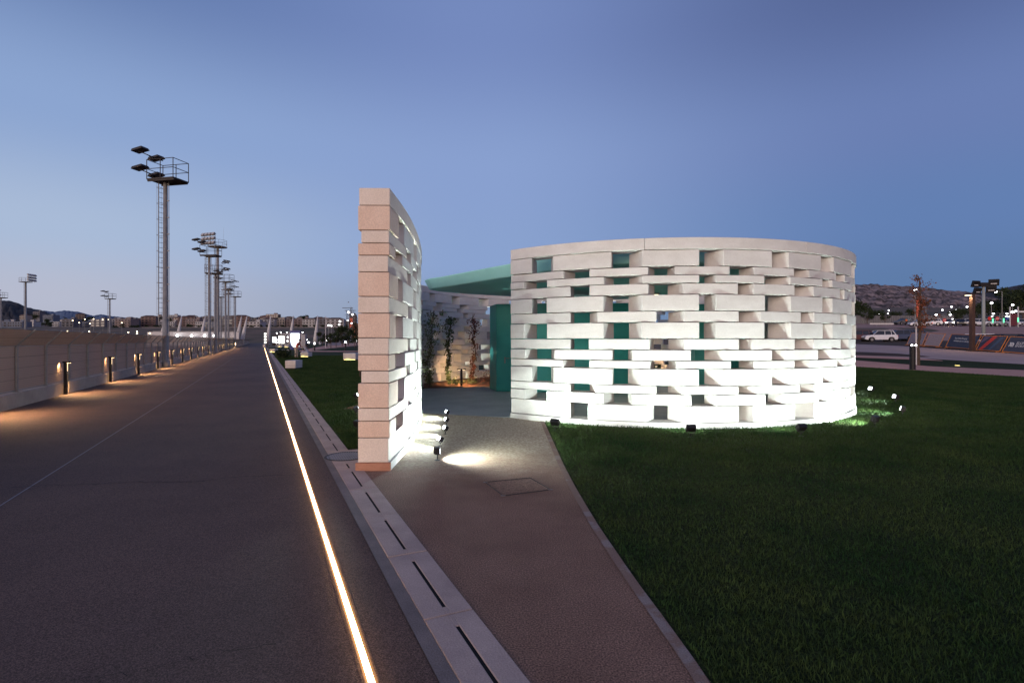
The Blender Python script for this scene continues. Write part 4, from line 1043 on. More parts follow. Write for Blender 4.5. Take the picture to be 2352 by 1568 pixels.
for k in range(9):
    a = Vector((.3, 0, 1.6 + .1 * k)); b = a + Vector((-.2 - q.uniform(0, .35), 0, .5 + q.uniform(0, .6))); 
    b.z = min(b.z, 3.5); mb.tube(a, b, .012, .004, 4); tips.append((a, b))
mb.build('trunk', TRUNK, r_); leaves(60, smp, .10, 42).build('crown', LEAFR, r_)

# ------------------------------------------------------------------ big bollard, brown lamp post, floodlight pole
p = gp(2096, 849.6)
r_ = thing('bollard_light', 'large black bollard light with two small lamps beside the pink path', 'bollard light', (p.x, p.y, 0))
MB().lathe((0, 0, 0), [(.145, 0), (.145, 1.32)], 20).build('post', BLACK, r_); MB().lathe((0, 0, 0), [(.10, 1.32), (.10, 1.42), (.145, 1.42), (.145, 1.47)], 20).build('head', BLACK, r_)
for x in (-.11, .11): MB().ball((x, -.10, 1.37), .045).build('lamp', E_WHITE, r_)
lamp('bollard_source', 'SPOT', (0, .1, 1.36), (.3, .8, -1), 60, (1, .72, .48), r_, 150, .8)
def lamppost(px, py, h, label, flip=1):
    p = gp(px, py); r_ = thing('lamp_post', label, 'lamp post', tuple(p), 0)
    MB().box((0, 0, h / 2), (.26, .34, h)).box((0, 0, .08), (.62, .62, .16)).build('post', CORTEN, r_, bevel=.01)
    MB().box((-.30, 0, h - .04), (.62, .30, .10)).build('head', CORTEN, r_, bevel=.01)
    MB().box((-.34, 0, h - .10), (.46, .20, .02)).build('diffuser', E_WARMP, r_)
    lamp('post_source', 'SPOT', (-.33, 0, h - .14), (.12, 0, -1), 220, (1, .70, .42), r_, 150, .6, .1); return r_
lamppost(2233, 808, 4.95, 'brown square lamp post with a lit head in front of the barriers')
p = gp(2258, 775); D = 62; x = atd(2259, D); zb = hgt(x, D); zt = zat(656, D)
r_ = thing('floodlight_pole', 'grey pole with four black square floodlights behind the barriers', 'floodlight pole', (x, D, zb)); hh = zt - zb
MB().tube((0, 0, 0), (0, 0, hh), .19, .15, 14).build('pole', mat('pale_grey_paint', (.30, .33, .32), .5), r_, smooth=True)
MB().box((0, 0, hh + .1), (.9, .35, .5)).box((0, 0, hh), (2.2, .1, .1)).build('bracket', BLACK, r_)
for (dx, dz, rz_) in ((-1.05, .18, 12), (-.85, -.62, 12), (1.05, .35, -35), (.75, -.42, -35)):
    M = Matrix.Rotation(R(rz_), 3, 'Z') @ Matrix.Rotation(R(18), 3, 'X')
    f = MB().box((dx, -.15, hh + dz), (.95, .25, .75), 0, M).build('floodlight', BLACK, r_, bevel=.03)
    v = M @ Vector((0, -.135, -.1)); MB().box((dx + v.x, -.15 + v.y, hh + dz + v.z), (.55, .012, .10), 0, M).build('lens', WHITE, f)

# ------------------------------------------------------------------ barriers
def barrier(pa, pb, kind, label, txt=None):
    a, b = gp(*pa), gp(*pb); L = (b - a).length; r_ = thing('leaning_barrier', label, 'barrier', tuple(a), math.atan2(b.y - a.y, b.x - a.x), 'leaning orange barriers by the service road')
    up = Vector((.42, .30, 1.22)); dr = Vector((1, 0, 0)); base = Vector((0, 0, .16))
    r_.rotation_euler = (0, 0, math.atan2(b.y - a.y, b.x - a.x))
    zs = (b.z - a.z) / L; dr = Vector((1, 0, zs))
    def P(u, v, off=0): q_ = base + dr * (u * L) + up * v; return Vector((q_.x, q_.y - off, q_.z))
    m0 = ORANGE
    MB().tube(P(0, 0), P(1, 0), .03).tube(P(1, 0), P(1, 1), .03).tube(P(1, 1), P(0, 1), .03).tube(P(0, 1), P(0, 0), .03).build('frame', m0, r_)
    for u in (.06, .94):
        q_ = P(u, 0); MB().tube(q_, (q_.x + .05, q_.y - .35, q_.z - .14), .022).tube(q_, (q_.x + .05, q_.y + .4, q_.z - .14), .022).tube(P(u, .0), P(u, 0) + Vector((0, 0, -.16)), .025).build('foot', m0, r_)
    mm = {'navy': NAVY, 'stripe': STRIPE, 'red': NAVY}[kind]
    MB().poly([P(.02, .03, .02), P(.98, .03, .02), P(.98, .97, .02), P(.02, .97, .02)]).poly([P(.02, .97, .01), P(.98, .97, .01), P(.98, .03, .01), P(.02, .03, .01)]).build('banner', mm, r_)
    if kind == 'stripe':
        mb = MB()
        for k in range(13): u = .05 + k * .072; mb.poly([P(u, .05, .03), P(u + .03, .05, .03), P(u + .03, .95, .03), P(u, .95, .03)])
        mb.build('stripe_print', mat('stripe_brown', (.16, .09, .10), .8), r_)
    if kind == 'red':
        MB().poly([P(.10, .04, .03), P(.27, .04, .03), P(.62, .95, .03), P(.42, .95, .03)]).build('printed_stripe', REDB, r_)
        MB().poly([P(.02, .5, .03), P(.10, .5, .03), P(.36, .95, .03), P(.12, .95, .03)]).build('printed_stripe', mat('mauve_stripe', (.12, .10, .16), .7), r_)
        MB().poly([P(.50, .04, .03), P(.60, .04, .03), P(.92, .95, .03), P(.78, .95, .03)]).build('printed_stripe', mat('blue_stripe', (.05, .08, .14), .7), r_)
    if txt:
        for (s, u, v, sz) in txt:
            cu = bpy.data.curves.new('lettering', 'FONT'); cu.body = s; cu.size = sz; cu.extrude = .001; cu.materials.append(SIGNW)
            o = bpy.data.objects.new('lettering', cu); sc.collection.objects.link(o); o.parent = r_
            X = dr.normalized(); Y = up.normalized(); Y = (Y - X * 0).normalized(); Z = X.cross(Y).normalized()
            M = Matrix((X, Y, Z)).transposed().to_4x4(); M.translation = P(u, v, .035)
            me = bpy.data.meshes.new_from_object(o); bpy.data.objects.remove(o); me.transform(M)
            o = bpy.data.objects.new('lettering', me); sc.collection.objects.link(o); o.parent = r_
        if len(txt) and txt[0][0].startswith('ELL'):
            lg = MB(); 
            for k in range(5):
                for j in range(5):
                    if (k * 2 + j) % 5 != 2: lg.poly([P(.13 + k * .034, .36 + j * .055, .035), P(.158 + k * .034, .36 + j * .055, .035), P(.158 + k * .034, .408 + j * .055, .035), P(.13 + k * .034, .408 + j * .055, .035)])
            lg.build('emblem', SIGNW, r_)
    return r_
barrier((2083, 793.5), (2118, 796), 'stripe', 'leaning orange barrier with pale striped banner, left of the pair')
barrier((2122, 796.5), (2157, 799), 'stripe', 'leaning orange barrier with pale striped banner, right of the pair')
barrier((2172, 800), (2238, 806), 'navy', 'leaning orange barrier with navy banner and two small text lines', [('Enjoy Safety Managing', .20, .66, .22), ('Administration & Catering', .20, .46, .22)])
barrier((2242, 807), (2296, 811), 'red', 'leaning orange barrier with a red diagonal stripe')
barrier((2302, 811.5), (2366, 817), 'navy', 'leaning orange barrier with large lettering at the right edge', [('ELLINIKON', .36, .54, .30), ('SPORTS PARK', .36, .36, .25)])

# ------------------------------------------------------------------ cars
CAR = {k: mat('car_' + k, c, .3, spec=.5) for k, c in dict(white=(.74, .74, .77), black=(.022, .022, .026), grey=(.10, .10, .105), blue=(.05, .07, .13), silver=(.45, .46, .49), darkred=(.10, .03, .03)).items()}
def car(colour, lights=None, suv=True):
    r_ = thing('parked_car', 'x', 'car'); L, W_ = 4.4, 1.82; h1 = 1.0 if suv else .9; h2 = 1.66 if suv else 1.45; pm_ = CAR[colour]
    prof = [(-2.2, .42), (-2.15, .80), (-1.9, .93), (-1.1, h1), (1.7, h1 + .04), (2.12, h1 - .02), (2.2, .55), (2.1, .32), (1.75, .30), (1.72, .48), (1.55, .66), (1.3, .70), (1.05, .66), (.90, .48), (.87, .30), (-.87, .30), (-.90, .48), (-1.07, .66), (-1.32, .70), (-1.57, .66), (-1.74, .48), (-1.77, .30), (-2.1, .32)]
    mb = MB(); n_ = len(prof); hw = W_ / 2
    for sx, sgn in ((hw, 1), (-hw, -1)): mb.v += [(x, sx * (.96 if (z > .9 or abs(x) > 2.05) else 1), z) for x, z in prof]
    mb.f.append(tuple(range(n_))[::-1]); mb.f.append(tuple(range(n_, 2 * n_)))
    for i in range(n_): j = (i + 1) % n_; mb.f.append((i, j, n_ + j, n_ + i))
    body = mb.build('body', pm_, r_, bevel=.04)
    mb = MB(); bt = [(-1.15, h1), (2.0, h1)]; tpz = [(-.35, h2 - .05), (1.55 if suv else 1.15, h2 - .05)]
    y0, y1 = .80, .66
    mb.v = [(-1.15, -y0, h1 - .02), (2.0, -y0, h1 - .02), (2.0, y0, h1 - .02), (-1.15, y0, h1 - .02), (tpz[0][0], -y1, tpz[0][1]), (tpz[1][0], -y1, tpz[1][1]), (tpz[1][0], y1, tpz[1][1]), (tpz[0][0], y1, tpz[0][1])]
    mb.f = [(0, 1, 5, 4), (1, 2, 6, 5), (2, 3, 7, 6), (3, 0, 4, 7), (4, 5, 6, 7)]
    mb.build('window', GLASSD, r_)
    rf = MB(); rf.box(((tpz[0][0] + tpz[1][0]) / 2, 0, h2 - .03), (tpz[1][0] - tpz[0][0] + .12, 2 * y1 + .05, .07))
    for sy in (-1, 1):
        rf.tube((-1.12, sy * y0, h1), (tpz[0][0], sy * y1, h2 - .04), .035, .035, 5); rf.tube((.45, sy * (y0 + .005), h1), (.5, sy * y1, h2 - .04), .04, .04, 5); rf.tube((1.93, sy * y0, h1), (tpz[1][0], sy * y1, h2 - .04), .07, .06, 5); rf.tube((1.35, sy * (y0 + .005), h1), (1.3, sy * y1, h2 - .04), .04, .04, 5)
    rf.build('roof', pm_, r_, bevel=.02)
    for x in (-1.32, 1.30):
        for sy in (-1, 1):
            w_ = MB().tube((x, sy * .93, .335), (x, sy * .70, .335), .335, .335, 18).build('wheel', TYRE, r_)
            MB().tube((x, sy * .935, .335), (x, sy * .90, .335), .20, .20, 12).build('rim', RIM, w_)
    for sy in (-1, 1):
        MB().box((-2.13, sy * .66, .72), (.12, .36, .16)).build('headlight', E_HEAD if lights == 'front' else RIM, r_)
        MB().box((2.15, sy * .70, .84), (.10, .24, .26)).build('tail_light', E_RED if lights == 'rear' else REDS, r_)
    MB().box((-2.19, 0, .50), (.05, 1.2, .22)).build('grille', BLACK, r_)
    return r_
cl = [('white', None, 2018, 785.5, -8, 'white car parked alone at the left of the car park bank'), ('blue', None, 2062, 783.5, -10, 'dark blue car parked behind the white one on the bank'), ('blue', None, 2090, 782.5, -12, 'dark car half hidden by the striped barriers'), ('darkred', None, 1968, 785, -8, 'dark car cut off by the edge of the curved wall'),
      ('grey', None, 2076, 746.5, 4, 'dark grey off-road car beside the person in an orange vest'), ('white', 'rear', 2112, 750.5, -14, 'white car with red tail lights on beside the young tree'), ('white', None, 2138, 748, -35, 'white car behind the one with lit tail lights'),
      ('silver', 'front', 2173, 748.5, 70, 'car with glaring headlights facing the camera'), ('black', None, 2204, 748.5, 60, 'black car parked right of the headlights'), ('silver', None, 2226, 748, 60, 'silver car just left of the brown lamp post'), ('blue', None, 2243, 748, 60, 'bluish car just right of the brown lamp post'),
      ('white', None, 2258, 749, 120, 'white hatchback behind the grey floodlight pole'), ('silver', None, 2271, 749, 150, 'silver hatchback right of the grey floodlight pole'), ('white', None, 2293, 749, 135, 'white car left of the green light tube'), ('white', None, 2320, 749, 120, 'white saloon left of the walking people'), ('silver', None, 2350, 749, 120, 'silver car cut by the right picture edge')]
protoc = {}
for col, li, px, py, rz_, lb in cl:
    k = (col, li)
    if k not in protoc: protoc[k] = car(col, li); o = protoc[k]
    else: o = copy_tree(protoc[k])
    p = gp(px, py); o.location = tuple(p + Vector((0, 0, .05))); o.rotation_euler = (0, 0, R(rz_)); tag(o, lb, 'car', 'cars in the car park')
for col, px, D, rz_, lb in (('white', 2238, 57, 5, 'white car whose roof shows above the navy barrier'), ('black', 2300, 55, 4, 'black car behind the red striped barrier'), ('black', 2362, 53, 3, 'black car behind the lettered barrier')):
    k = (col, None); o = copy_tree(protoc[k]) if k in protoc else car(col)
    x = atd(px, D); o.location = (x, D, hgt(x, D) - .35); o.rotation_euler = (0, 0, R(rz_)); tag(o, lb, 'car', 'cars in the car park')
# corrugated fence behind the car park
cf = thing('site_fence', 'grey corrugated fence behind the car park', 'fence')
a, b = gp(1880, 742.6), gp(2190, 744); mb = MB(); n_ = 60
for i in range(n_):
    p0 = a.lerp(b, i / n_); p1 = a.lerp(b, (i + 1) / n_ - .003)
    z = hgt(p0.x, p0.y); mb.prism([(p0.x, p0.y), (p1.x, p1.y), (p1.x, p1.y + .08), (p0.x, p0.y + .08)], z - .3, z + 2.1)
mb.build('panel', mat('fence_sheet', (.16, .155, .165), .7), cf)
mb = MB()
for i in range(0, n_ + 1, 4): p0 = a.lerp(b, i / n_); z = hgt(p0.x, p0.y); mb.tube((p0.x, p0.y - .05, z), (p0.x, p0.y - .05, z + 2.25), .04, .04, 5)
mb.build('support_frame', STEEL, cf)
cc = thing('crash_barrier', 'low pale barrier beside the headlight beam in the car park', 'barrier'); p0, p1 = gp(1998, 749), gp(2060, 749.5)
MB().box(((p0.x + p1.x) / 2, p0.y, p0.z + .55), ((p1.x - p0.x), .12, .35)).build('beam', WHITE, cc)
for i in range(5): x = p0.x + (p1.x - p0.x) * (i + .5) / 5; MB().box((x, p0.y + .1, p0.z + .3), (.1, .1, .6)).build('post', STEEL, cc)

# ------------------------------------------------------------------ street lamps, signs at the right
def zx6(x, y): return 1929.4 + x * .1875, 588 + y * .1875
def street_lamp(px, py, D, heads, label, r=.22, grp='street lamps beyond the car park', em=E_WHITE):
    x = atd(px, D); zb = hgt(x, D); zt = zat(py, D)
    if zt < zb + 2: zb = zt - 4
    r_ = thing('street_lamp', label, 'street lamp', (x, D, zb), 0, grp); h = zt - zb
    MB().tube((0, 0, 0), (0, 0, h + .1), .09, .05, 6).build('post', STEEL, r_)
    for hx in heads:
        m_ = MB().tube((0, 0, h + .1), (hx, 0, h + .15), .035, .035, 5).build('arm', STEEL, r_)
        MB().ball((hx, -.05, h), r, 8, 5, (1, 1, .7)).build('lamp_head', em, r_)
lampr = [(920, 412, 110, (0,), .28, 'left of the young tree crown'), (1052, 577, 160, (0,), .20, 'seen inside the young tree crown'), (597, 665, 170, (0,), .2, 'highest of those above the grey fence'), (540, 705, 170, (-1.5, 1.2), .17, 'double, above the grey fence'),
         (1262, 718, 145, (-1.9, 1.9), .25, 'double, above the glaring headlights'), (1336, 660, 190, (-2.4, 2.4), .28, 'double, second pair right of the orange flag'), (1460, 622, 220, (-3.2, 3.2), .32, 'double, highest pair on the slope'), (1437, 682, 200, (-2.6, 2.6), .27, 'double, lower pair on the slope'),
         (1985, 438, 120, (-1.5,), .30, 'single, highest, right of the grey pole'), (1855, 575, 140, (0,), .28, 'single, right of the grey pole'), (2113, 598, 150, (0,), .28, 'single, near the right edge'), (1960, 705, 180, (-2.3, 2.3), .28, 'double, above the white cars'), (1951, 738, 180, (-2.5, 2.4), .26, 'double, just above the white cars'), (2067, 740, 160, (0,), .24, 'single, low beside the blue sign'), (2113, 685, 130, (0,), .33, 'single, large, left of the gate board'), (2148, 675, 135, (0,), .26, 'single, above the gate board'), (1377, 770, 130, (0,), .12, 'tiny, left of the black car')]
for x, y, D, hd, r0, lb in lampr:
    px, py = zx6(x, y); street_lamp(px, py, D, hd, 'lit street lamp, ' + lb, r0)
for x, y, lb in ((1278, 785, 'red no-entry sign above the headlights'), (1830, 765, 'red round sign right of the grey pole'), (1925, 765, 'red no-entry sign left of the green tube'), (2045, 762, 'blue round sign left of the walking people')):
    px, py = zx6(x, y); D = 118; xx = atd(px, D); zb = hgt(xx, D); z = zat(py, D); r_ = thing('road_sign', lb, 'road sign', (xx, D, zb))
    MB().tube((0, 0, 0), (0, 0, z - zb), .04, .04, 6).build('post', STEEL, r_); MB().tube((0, -.06, z - zb), (0, -.02, z - zb), .40, .40, 18).build('disc', BLUES if 'blue' in lb else REDS, r_)
    if 'no-entry' in lb: MB().box((0, -.075, z - zb), (.52, .02, .12)).build('white_bar', SIGNW, r_)
for x, y, lb in ((1872, 790, 'vertical green light tube left of the white saloon'), (2005, 788, 'vertical green light tube between two white cars'), (2182, 780, 'vertical green light tube at the right edge')):
    px, py = zx6(x, y); D = 114; xx = atd(px, D); zb = hgt(xx, D); z = zat(py, D); r_ = thing('light_tube', lb, 'light tube', (xx, D, zb))
    MB().tube((0, 0, 0), (0, 0, z - zb - .45), .05, .05, 6).build('post', STEEL, r_); MB().tube((0, 0, z - zb - .45), (0, 0, z - zb + .45), .11, .11, 8).build('tube', E_GREEN, r_)
D = 120; r_ = thing('entrance_gate', 'tall pale gate posts with a small white board behind the cars', 'gate', (atd(2329, D), D, hgt(atd(2329, D), D)))
for x in (-.9, .9): MB().box((x, 0, 2.3), (.18, .18, 4.6)).build('post', WHITE, r_)
MB().box((0, .1, 1.7), (1.5, .1, 2.6)).build('panel', mat('maroon_panel', (.12, .03, .04), .7), r_); MB().box((2.0, 0, 3.5), (1.8, .08, .35)).build('board', SIGNW, r_)
D = 128; x = atd(2110, D); zb = hgt(x, D)
r_ = thing('feather_flag', 'tall orange-red feather flag behind the young tree', 'flag', (x, D, zb))
MB().tube((-.55, 0, 0), (-.55, 0, zat(688, D) - zb), .05, .03, 6).build('pole', DARKST, r_)
mb = MB(); z0, z1 = zat(728, D) - zb, zat(688, D) - zb
for i in range(9):
    f = i / 8; mb.v += [(-.55, 0, z0 + (z1 - z0) * f), (.38 + .08 * math.sin(i), .10 * math.sin(i * 1.3), z0 + (z1 - z0) * f * .97)]
for i in range(8): mb.f.append((2 * i, 2 * i + 1, 2 * i + 3, 2 * i + 2))
mb.build('cloth', mat('orange_red_cloth', (.60, .13, .07), .7), r_).modifiers.new('t', 'SOLIDIFY').thickness = .01
D = 300; x = atd(803, D); r_ = thing('feather_flag', 'small red flag on the skyline left of the near wall', 'flag', (x, D, 0))
MB().tube((0, 0, 0), (0, 0, zat(731, D)), .12, .08, 6).build('pole', DARKST, r_); MB().box((.9, 0, zat(741, D)), (1.8, .05, 5.2)).build('cloth', MATS['orange_red_cloth'], r_)
MB_ = None
x = atd(2322, 110)
# lamps by the far left and the park
lampsL = [(167, 736, 300), (195, 733, 420), (215, 732.5, 420), (236, 733.5, 420), (249, 734, 420), (182, 741, 300), (207, 743, 300), (280, 741, 300), (155, 760, 200), (205, 761, 200), (295, 763, 170), (315, 761, 170), (315, 766, 160), (355, 762, 165), (344, 765, 150),
          (426, 738, 600), (521, 744, 560), (563, 740, 560), (566, 741, 560), (574, 742, 560), (590, 744, 560), (602, 745, 560), (607, 744, 560), (622, 742, 560), (628, 745, 560), (641, 744, 560), (650, 745, 560), (661, 743, 560), (667, 745, 560), (673, 745, 560), (682, 745, 560), (689, 744, 560), (697, 741, 560), (704, 745, 560), (709, 744, 560), (719, 742, 560), (726, 743, 560), (741, 744, 560), (748, 742, 560), (762, 742, 560)]
for k, (px, py, D) in enumerate(lampsL):
    street_lamp(px, py, D, (0,), f'tiny lit street lamp, {ordw(k)} listed along the skyline houses' if False else f'small lit lamp among the houses, {ordw(k)} from the left', .33 * D / 420 + .08, 'small lit lamps among the skyline houses', E_WARMP)
lampsP = [(800.5, 717, 190, .42), (810, 722, 200, .40), (799, 736, 200, .3), (781, 738, 200, .35), (807, 742, 200, .3), (779, 745, 200, .3), (755, 747, 190, .3), (761, 748, 190, .25)]
for k, (px, py, D, r0) in enumerate(lampsP): street_lamp(px, py, D, (0,), f'lit park street lamp left of the near wall, {ordw(k)} from the top', r0, 'park street lamps left of the near wall')

# park bollards with round lamp heads
def park_bollard(px, ty, by_, label):
    p = gp(px, by_); h = (by_ - ty) / FOC * p.y; r_ = thing('bollard_light', label, 'bollard light', tuple(p), 0, 'bollard lights in the park')
    MB().tube((0, 0, 0), (0, 0, h - .12), .11, .11, 12).build('post', BLACK, r_); MB().ball((0, 0, h - .02), .145).build('lamp_globe', E_WHITE, r_)
for k, (px, ty, by_) in enumerate([(709, 786, 801.8), (722.5, 788.5, 806), (750.7, 782, 796), (779, 776.5, 790), (793.5, 785.5, 806), (819.6, 783, 798), (786, 774, 789.5), (770, 776, 788.6), (741, 778.5, 791), (701, 778.5, 791), (705.5, 780, 790.5)]):
    park_bollard(px, ty, by_, f'black bollard light with glowing globe in the park, number {ordw(k)}' if False else ['black globe bollard just right of the people', 'black globe bollard at the near edge of the thin path', 'black globe bollard on the lawn behind the path bend', 'small black globe bollard beside the white kerb wall', 'large black globe bollard in the middle of the pinkish path junction', 'black globe bollard half beside the near wall edge', 'small globe bollard near the white wall right end', 'small globe bollard behind the lawn crest', 'small globe bollard beside the white litter bin', 'small globe bollard right behind the grey slab', 'tiny globe bollard behind the people'][k])
# glowing globes near the far pavilion
for k, (px, py, D) in enumerate([(645, 763, 150), (659.5, 763, 150), (636, 765, 150), (661, 774, 130), (660.5, 783, 120), (644, 786, 115), (635, 786.5, 115), (633, 779, 130), (636.5, 780.5, 130), (683, 773, 110), (682, 780, 105), (681.5, 782, 100), (695, 763, 150), (755, 774, 120)]):
    street_lamp(px, py, D, (0,), f'small glowing globe lamp around the lit panels, {ordw(k)} listed from the panels outward' if False else f'small globe lamp around the lit panels, {["upper left", "upper right", "upper far left", "right middle", "right lower", "bottom centre", "bottom left", "left middle", "left middle inner", "left of the blue sign, high", "left of the blue sign, middle", "left of the blue sign, low", "right of the blue sign top", "on the far lawn at the right"][k]}', .16, 'globe lamps around the lit panels')

# white benches / blocks
def bench(px, by_, w_px, h_px, label, rz=0, dp=1.0, glow=True):
    p = gp(px, by_); w_ = w_px / FOC * p.y; h = h_px / FOC * p.y
    r_ = thing('block_bench', label, 'bench', tuple(p + Vector((0, dp / 2, 0))), R(rz), 'white block benches on the lawn')
    MB().box((0, 0, .05 + .03), (w_ - .08, dp - .08, .06)).build('recessed_base', DARKST, r_)
    MB().box((0, 0, .11 + (h - .11) * .3 / 2), (w_, dp, (h - .11) * .3)).build('lower_block', WHITEC, r_, bevel=.012)
    MB().box((0, 0, .11 + (h - .11) * .3 + .008 + (h - .11) * .7 / 2), (w_ + .01, dp + .01, (h - .11) * .7)).build('upper_block', WHITEC, r_, bevel=.012)
    if glow:
        MB().box((0, -dp / 2 + .03, .095), (w_ * .9, .03, .02)).build('under_light', E_YEL, r_)
        lamp('under_bench_source', 'POINT', (-.1, -dp / 2 - .06, .07), (0, 0, -1), 2.2, (1, .78, .25), r_, size=.05)
    return r_
bench(667, 849.7, 24, 21.5, 'white block bench nearest the promenade kerb', 0, .95, False)
bench(700, 821, 18.5, 11.8, 'white block bench with a person in white seated on it', -6, .8)
bench(806, 828.6, 31, 17.5, 'white block bench partly hidden by the near wall end', -12, 1.2)
bench(625.3, 810, 12.5, 8.8, 'white block bench beside the kerb, second along it', 0, .9)
bench(642.5, 797.3, 9.5, 5.6, 'small far white bench left of the blue sign, first of two', 0, .9)
bench(657.5, 798.2, 9.5, 6.2, 'small far white bench left of the blue sign, second of two', 0, .9)
bench(606, 799.5, 4.5, 9, 'narrow upright white block at the far end of the kerb', 0, .6, False)
bench(615, 792.4, 7, 2.8, 'low grey far block beside the kerb end', 0, .6, False)
bench(655, 807.5, 17, 4.5, 'pale bench seat behind the dark shrub', 4, .5, False)

# signs
p = gp(678, 803); D = p.y; s_ = D / FOC
sg = thing('information_sign', 'tall blue sign with a glowing white screen on the lawn', 'sign', (p.x, p.y, 0)); W2 = 23.5 * s_; H2 = 44 * s_
MB().box((0, 0, H2 / 2), (W2, .22, H2)).build('casing', mat('royal_blue', (.02, .035, .20), .4), sg, bevel=.03)
pts = [(-.42, .86), (-.42, .42), (-.36, .26), (-.2, .16), (0, .13), (.40, .13), (.44, .2), (.44, .86)]
MB().poly([(a * W2, -.125, b * H2) for a, b in pts][::-1]).build('screen', E_BLUEP, sg)
sgm = MB().poly([(-.06 * W2, -.135, .34 * H2), (.12 * W2, -.135, .34 * H2), (.12 * W2, -.135, .41 * H2), (-.06 * W2, -.135, .41 * H2)]); 
p = gp(697, 800); r_ = thing('grey_slab', 'tall plain grey slab standing right of the blue sign', 'monolith', (p.x, p.y, 0)); s_ = p.y / FOC
MB().prism([(-8 * s_, -.2), (6.3 * s_, -.5), (6.3 * s_, .3), (-5 * s_, .4)], 0, 32 * s_).build('slab', mat('mid_grey', (.32, .31, .33), .8), r_, bevel=.03)
MB().prism([(-9 * s_, -.3), (7 * s_, -.6), (7 * s_, .5), (-6 * s_, .5)], -.1, .05).build('footing', KERB, r_)
for px, w_, ty, by_, bb, em, lb in ((642 - .5 + 5, 13.5, 771, 789, 793, E_PANEL, 'glowing white panel in a brown frame left of the blue sign, larger'), (630, 8.5, 773.5, 786.5, 793, E_BLUEP, 'glowing white panel, smaller, left of the brown framed one')):
    p = gp(px, bb); s_ = p.y / FOC; r_ = thing('lit_display', lb, 'display', (p.x, p.y, 0)); z0, z1 = (bb - by_) * s_, (bb - ty) * s_
    MB().box((0, 0, (z0 + z1) / 2), (w_ * s_, .1, z1 - z0)).build('screen', em, r_); MB().box((0, .2, (z1 + .3) / 2), ((w_ + 2) * s_, .15, z1 + .35)).build('casing', CORTEN, r_)
for px, lb in ((609.5, 'glowing white totem beside the far end of the kerb'),):
    p = gp(px, 796); s_ = p.y / FOC; r_ = thing('lit_totem', lb, 'lit totem', (p.x, p.y, 0))
    MB().box((0, .1, 17 * s_), (6.5 * s_, .2, 34 * s_)).build('casing', DARKST, r_)
    for k in range(4): MB().box((0, -.05, (10 + k * 6.5) * s_), (5 * s_, .06, 4.6 * s_)).build('light_box', E_PANEL, r_)
# white kerb walls, bin, kiosk
for (a, b, h, lb) in (((750, 793), (781, 792.5), .75, 'low white planter wall on the far lawn'), ((757, 790), (795, 789), 3.2, 'low white building with a flat roof behind the park trees')):
    p0, p1 = gp(*a), gp(*b); r_ = thing('planter_wall' if h < 1 else 'garden_building', lb, 'planter wall' if h < 1 else 'building')
    MB().prism([(p0.x, p0.y), (p1.x, p1.y), (p1.x, p1.y + (1 if h < 1 else 8)), (p0.x, p0.y + (1 if h < 1 else 8))], 0 if h < 1 else 1.4, h if h < 1 else 3.6).build('wall', WHITE, r_)
    if h > 1: MB().prism([(p0.x - .5, p0.y - .6), (p1.x + .5, p1.y - .6), (p1.x + .5, p1.y + 8.5), (p0.x - .5, p0.y + 8.5)], 3.6, 4.0).build('roof', WHITE, r_); MB().prism([(p0.x + .5, p0.y + .3), (p1.x - .5, p1.y + .3), (p1.x - .5, p1.y + 7), (p0.x + .5, p0.y + 7)], 0, 1.4).build('base', BLACK, r_)
    else: MB().prism([(p0.x - .05, p0.y - .05), (p1.x + .05, p1.y - .05), (p1.x + .05, p1.y + 1.05), (p0.x - .05, p0.y + 1.05)], h, h + .06).build('coping', WHITEC, r_)
p = gp(735, 791.5); r_ = thing('litter_bin', 'white cylindrical litter bin on the far lawn', 'litter bin', tuple(p)); MB().lathe((0, 0, 0), [(.35, 0), (.4, .1), (.4, 1.2)], 14).build('drum', WHITE, r_); MB().lathe((0, 0, 1.22), [(.42, 0), (.42, .08), (.3, .14)], 14).build('lid', WHITEC, r_)
# white railings / structure behind panels
r_ = thing('play_frame', 'pale slatted frame behind the glowing panels', 'frame', (atd(669, 200), 200, 0)); 
for k in range(10): MB().box((-3.6 + k * .8, 0, 1.9), (.22, .22, 3.8)).build('upright', WHITE, r_)
MB().box((0, 0, 3.9), (8.5, .25, .25)).build('beam', WHITE, r_)
# warm uplit shrub
p = gp(764, 789); r_ = thing('uplit_tree', 'small round tree lit warmly from below on the far lawn', 'tree', tuple(p)); MB().tube((0, 0, 0), (.3, 0, 1.6), .15, .08, 6).build('trunk', mat('pale_bark', (.4, .3, .15), .8), r_)
leaves(500, lambda q: (q.normal() * .9, q.normal() * .9, 2.2 + q.normal() * .6), .4, 51).build('crown', LEAFG, r_); lamp('uplight_source', 'POINT', (.3, -1.2, .3), (0, 0, 1), 150, (1, .75, .25), r_, size=.1)
p = gp(2196, 854.5)
r_ = thing('buried_uplight', 'round ground light glowing on the grass verge', 'ground light', (atd(2199, 33.2), 33.2, hgt(atd(2199, 33.2), 33.2) + .045)); MB().lathe((0, 0, 0), [(.16, 0), (.16, .03)], 16).build('rim', STEEL, r_); MB().lathe((0, 0, 0), [(.12, .031), (.12, .036)], 16).build('lens', E_YEL, r_)
lamp('uplight_source', 'POINT', (0, 0, .22), (0, 0, 1), 3, (.95, .9, .4), r_, size=.05)
r_ = thing('concrete_cover', 'reddish square cover set in the grass behind the near wall', 'cover', (-3.45, 13.0, .0)); MB().box((0, 0, .02), (.9, .6, .05), R(-8)).build('lid', SOIL, r_); MB().box((0, 0, .01), (1.0, .7, .04), R(-8)).build('frame', KERB, r_)

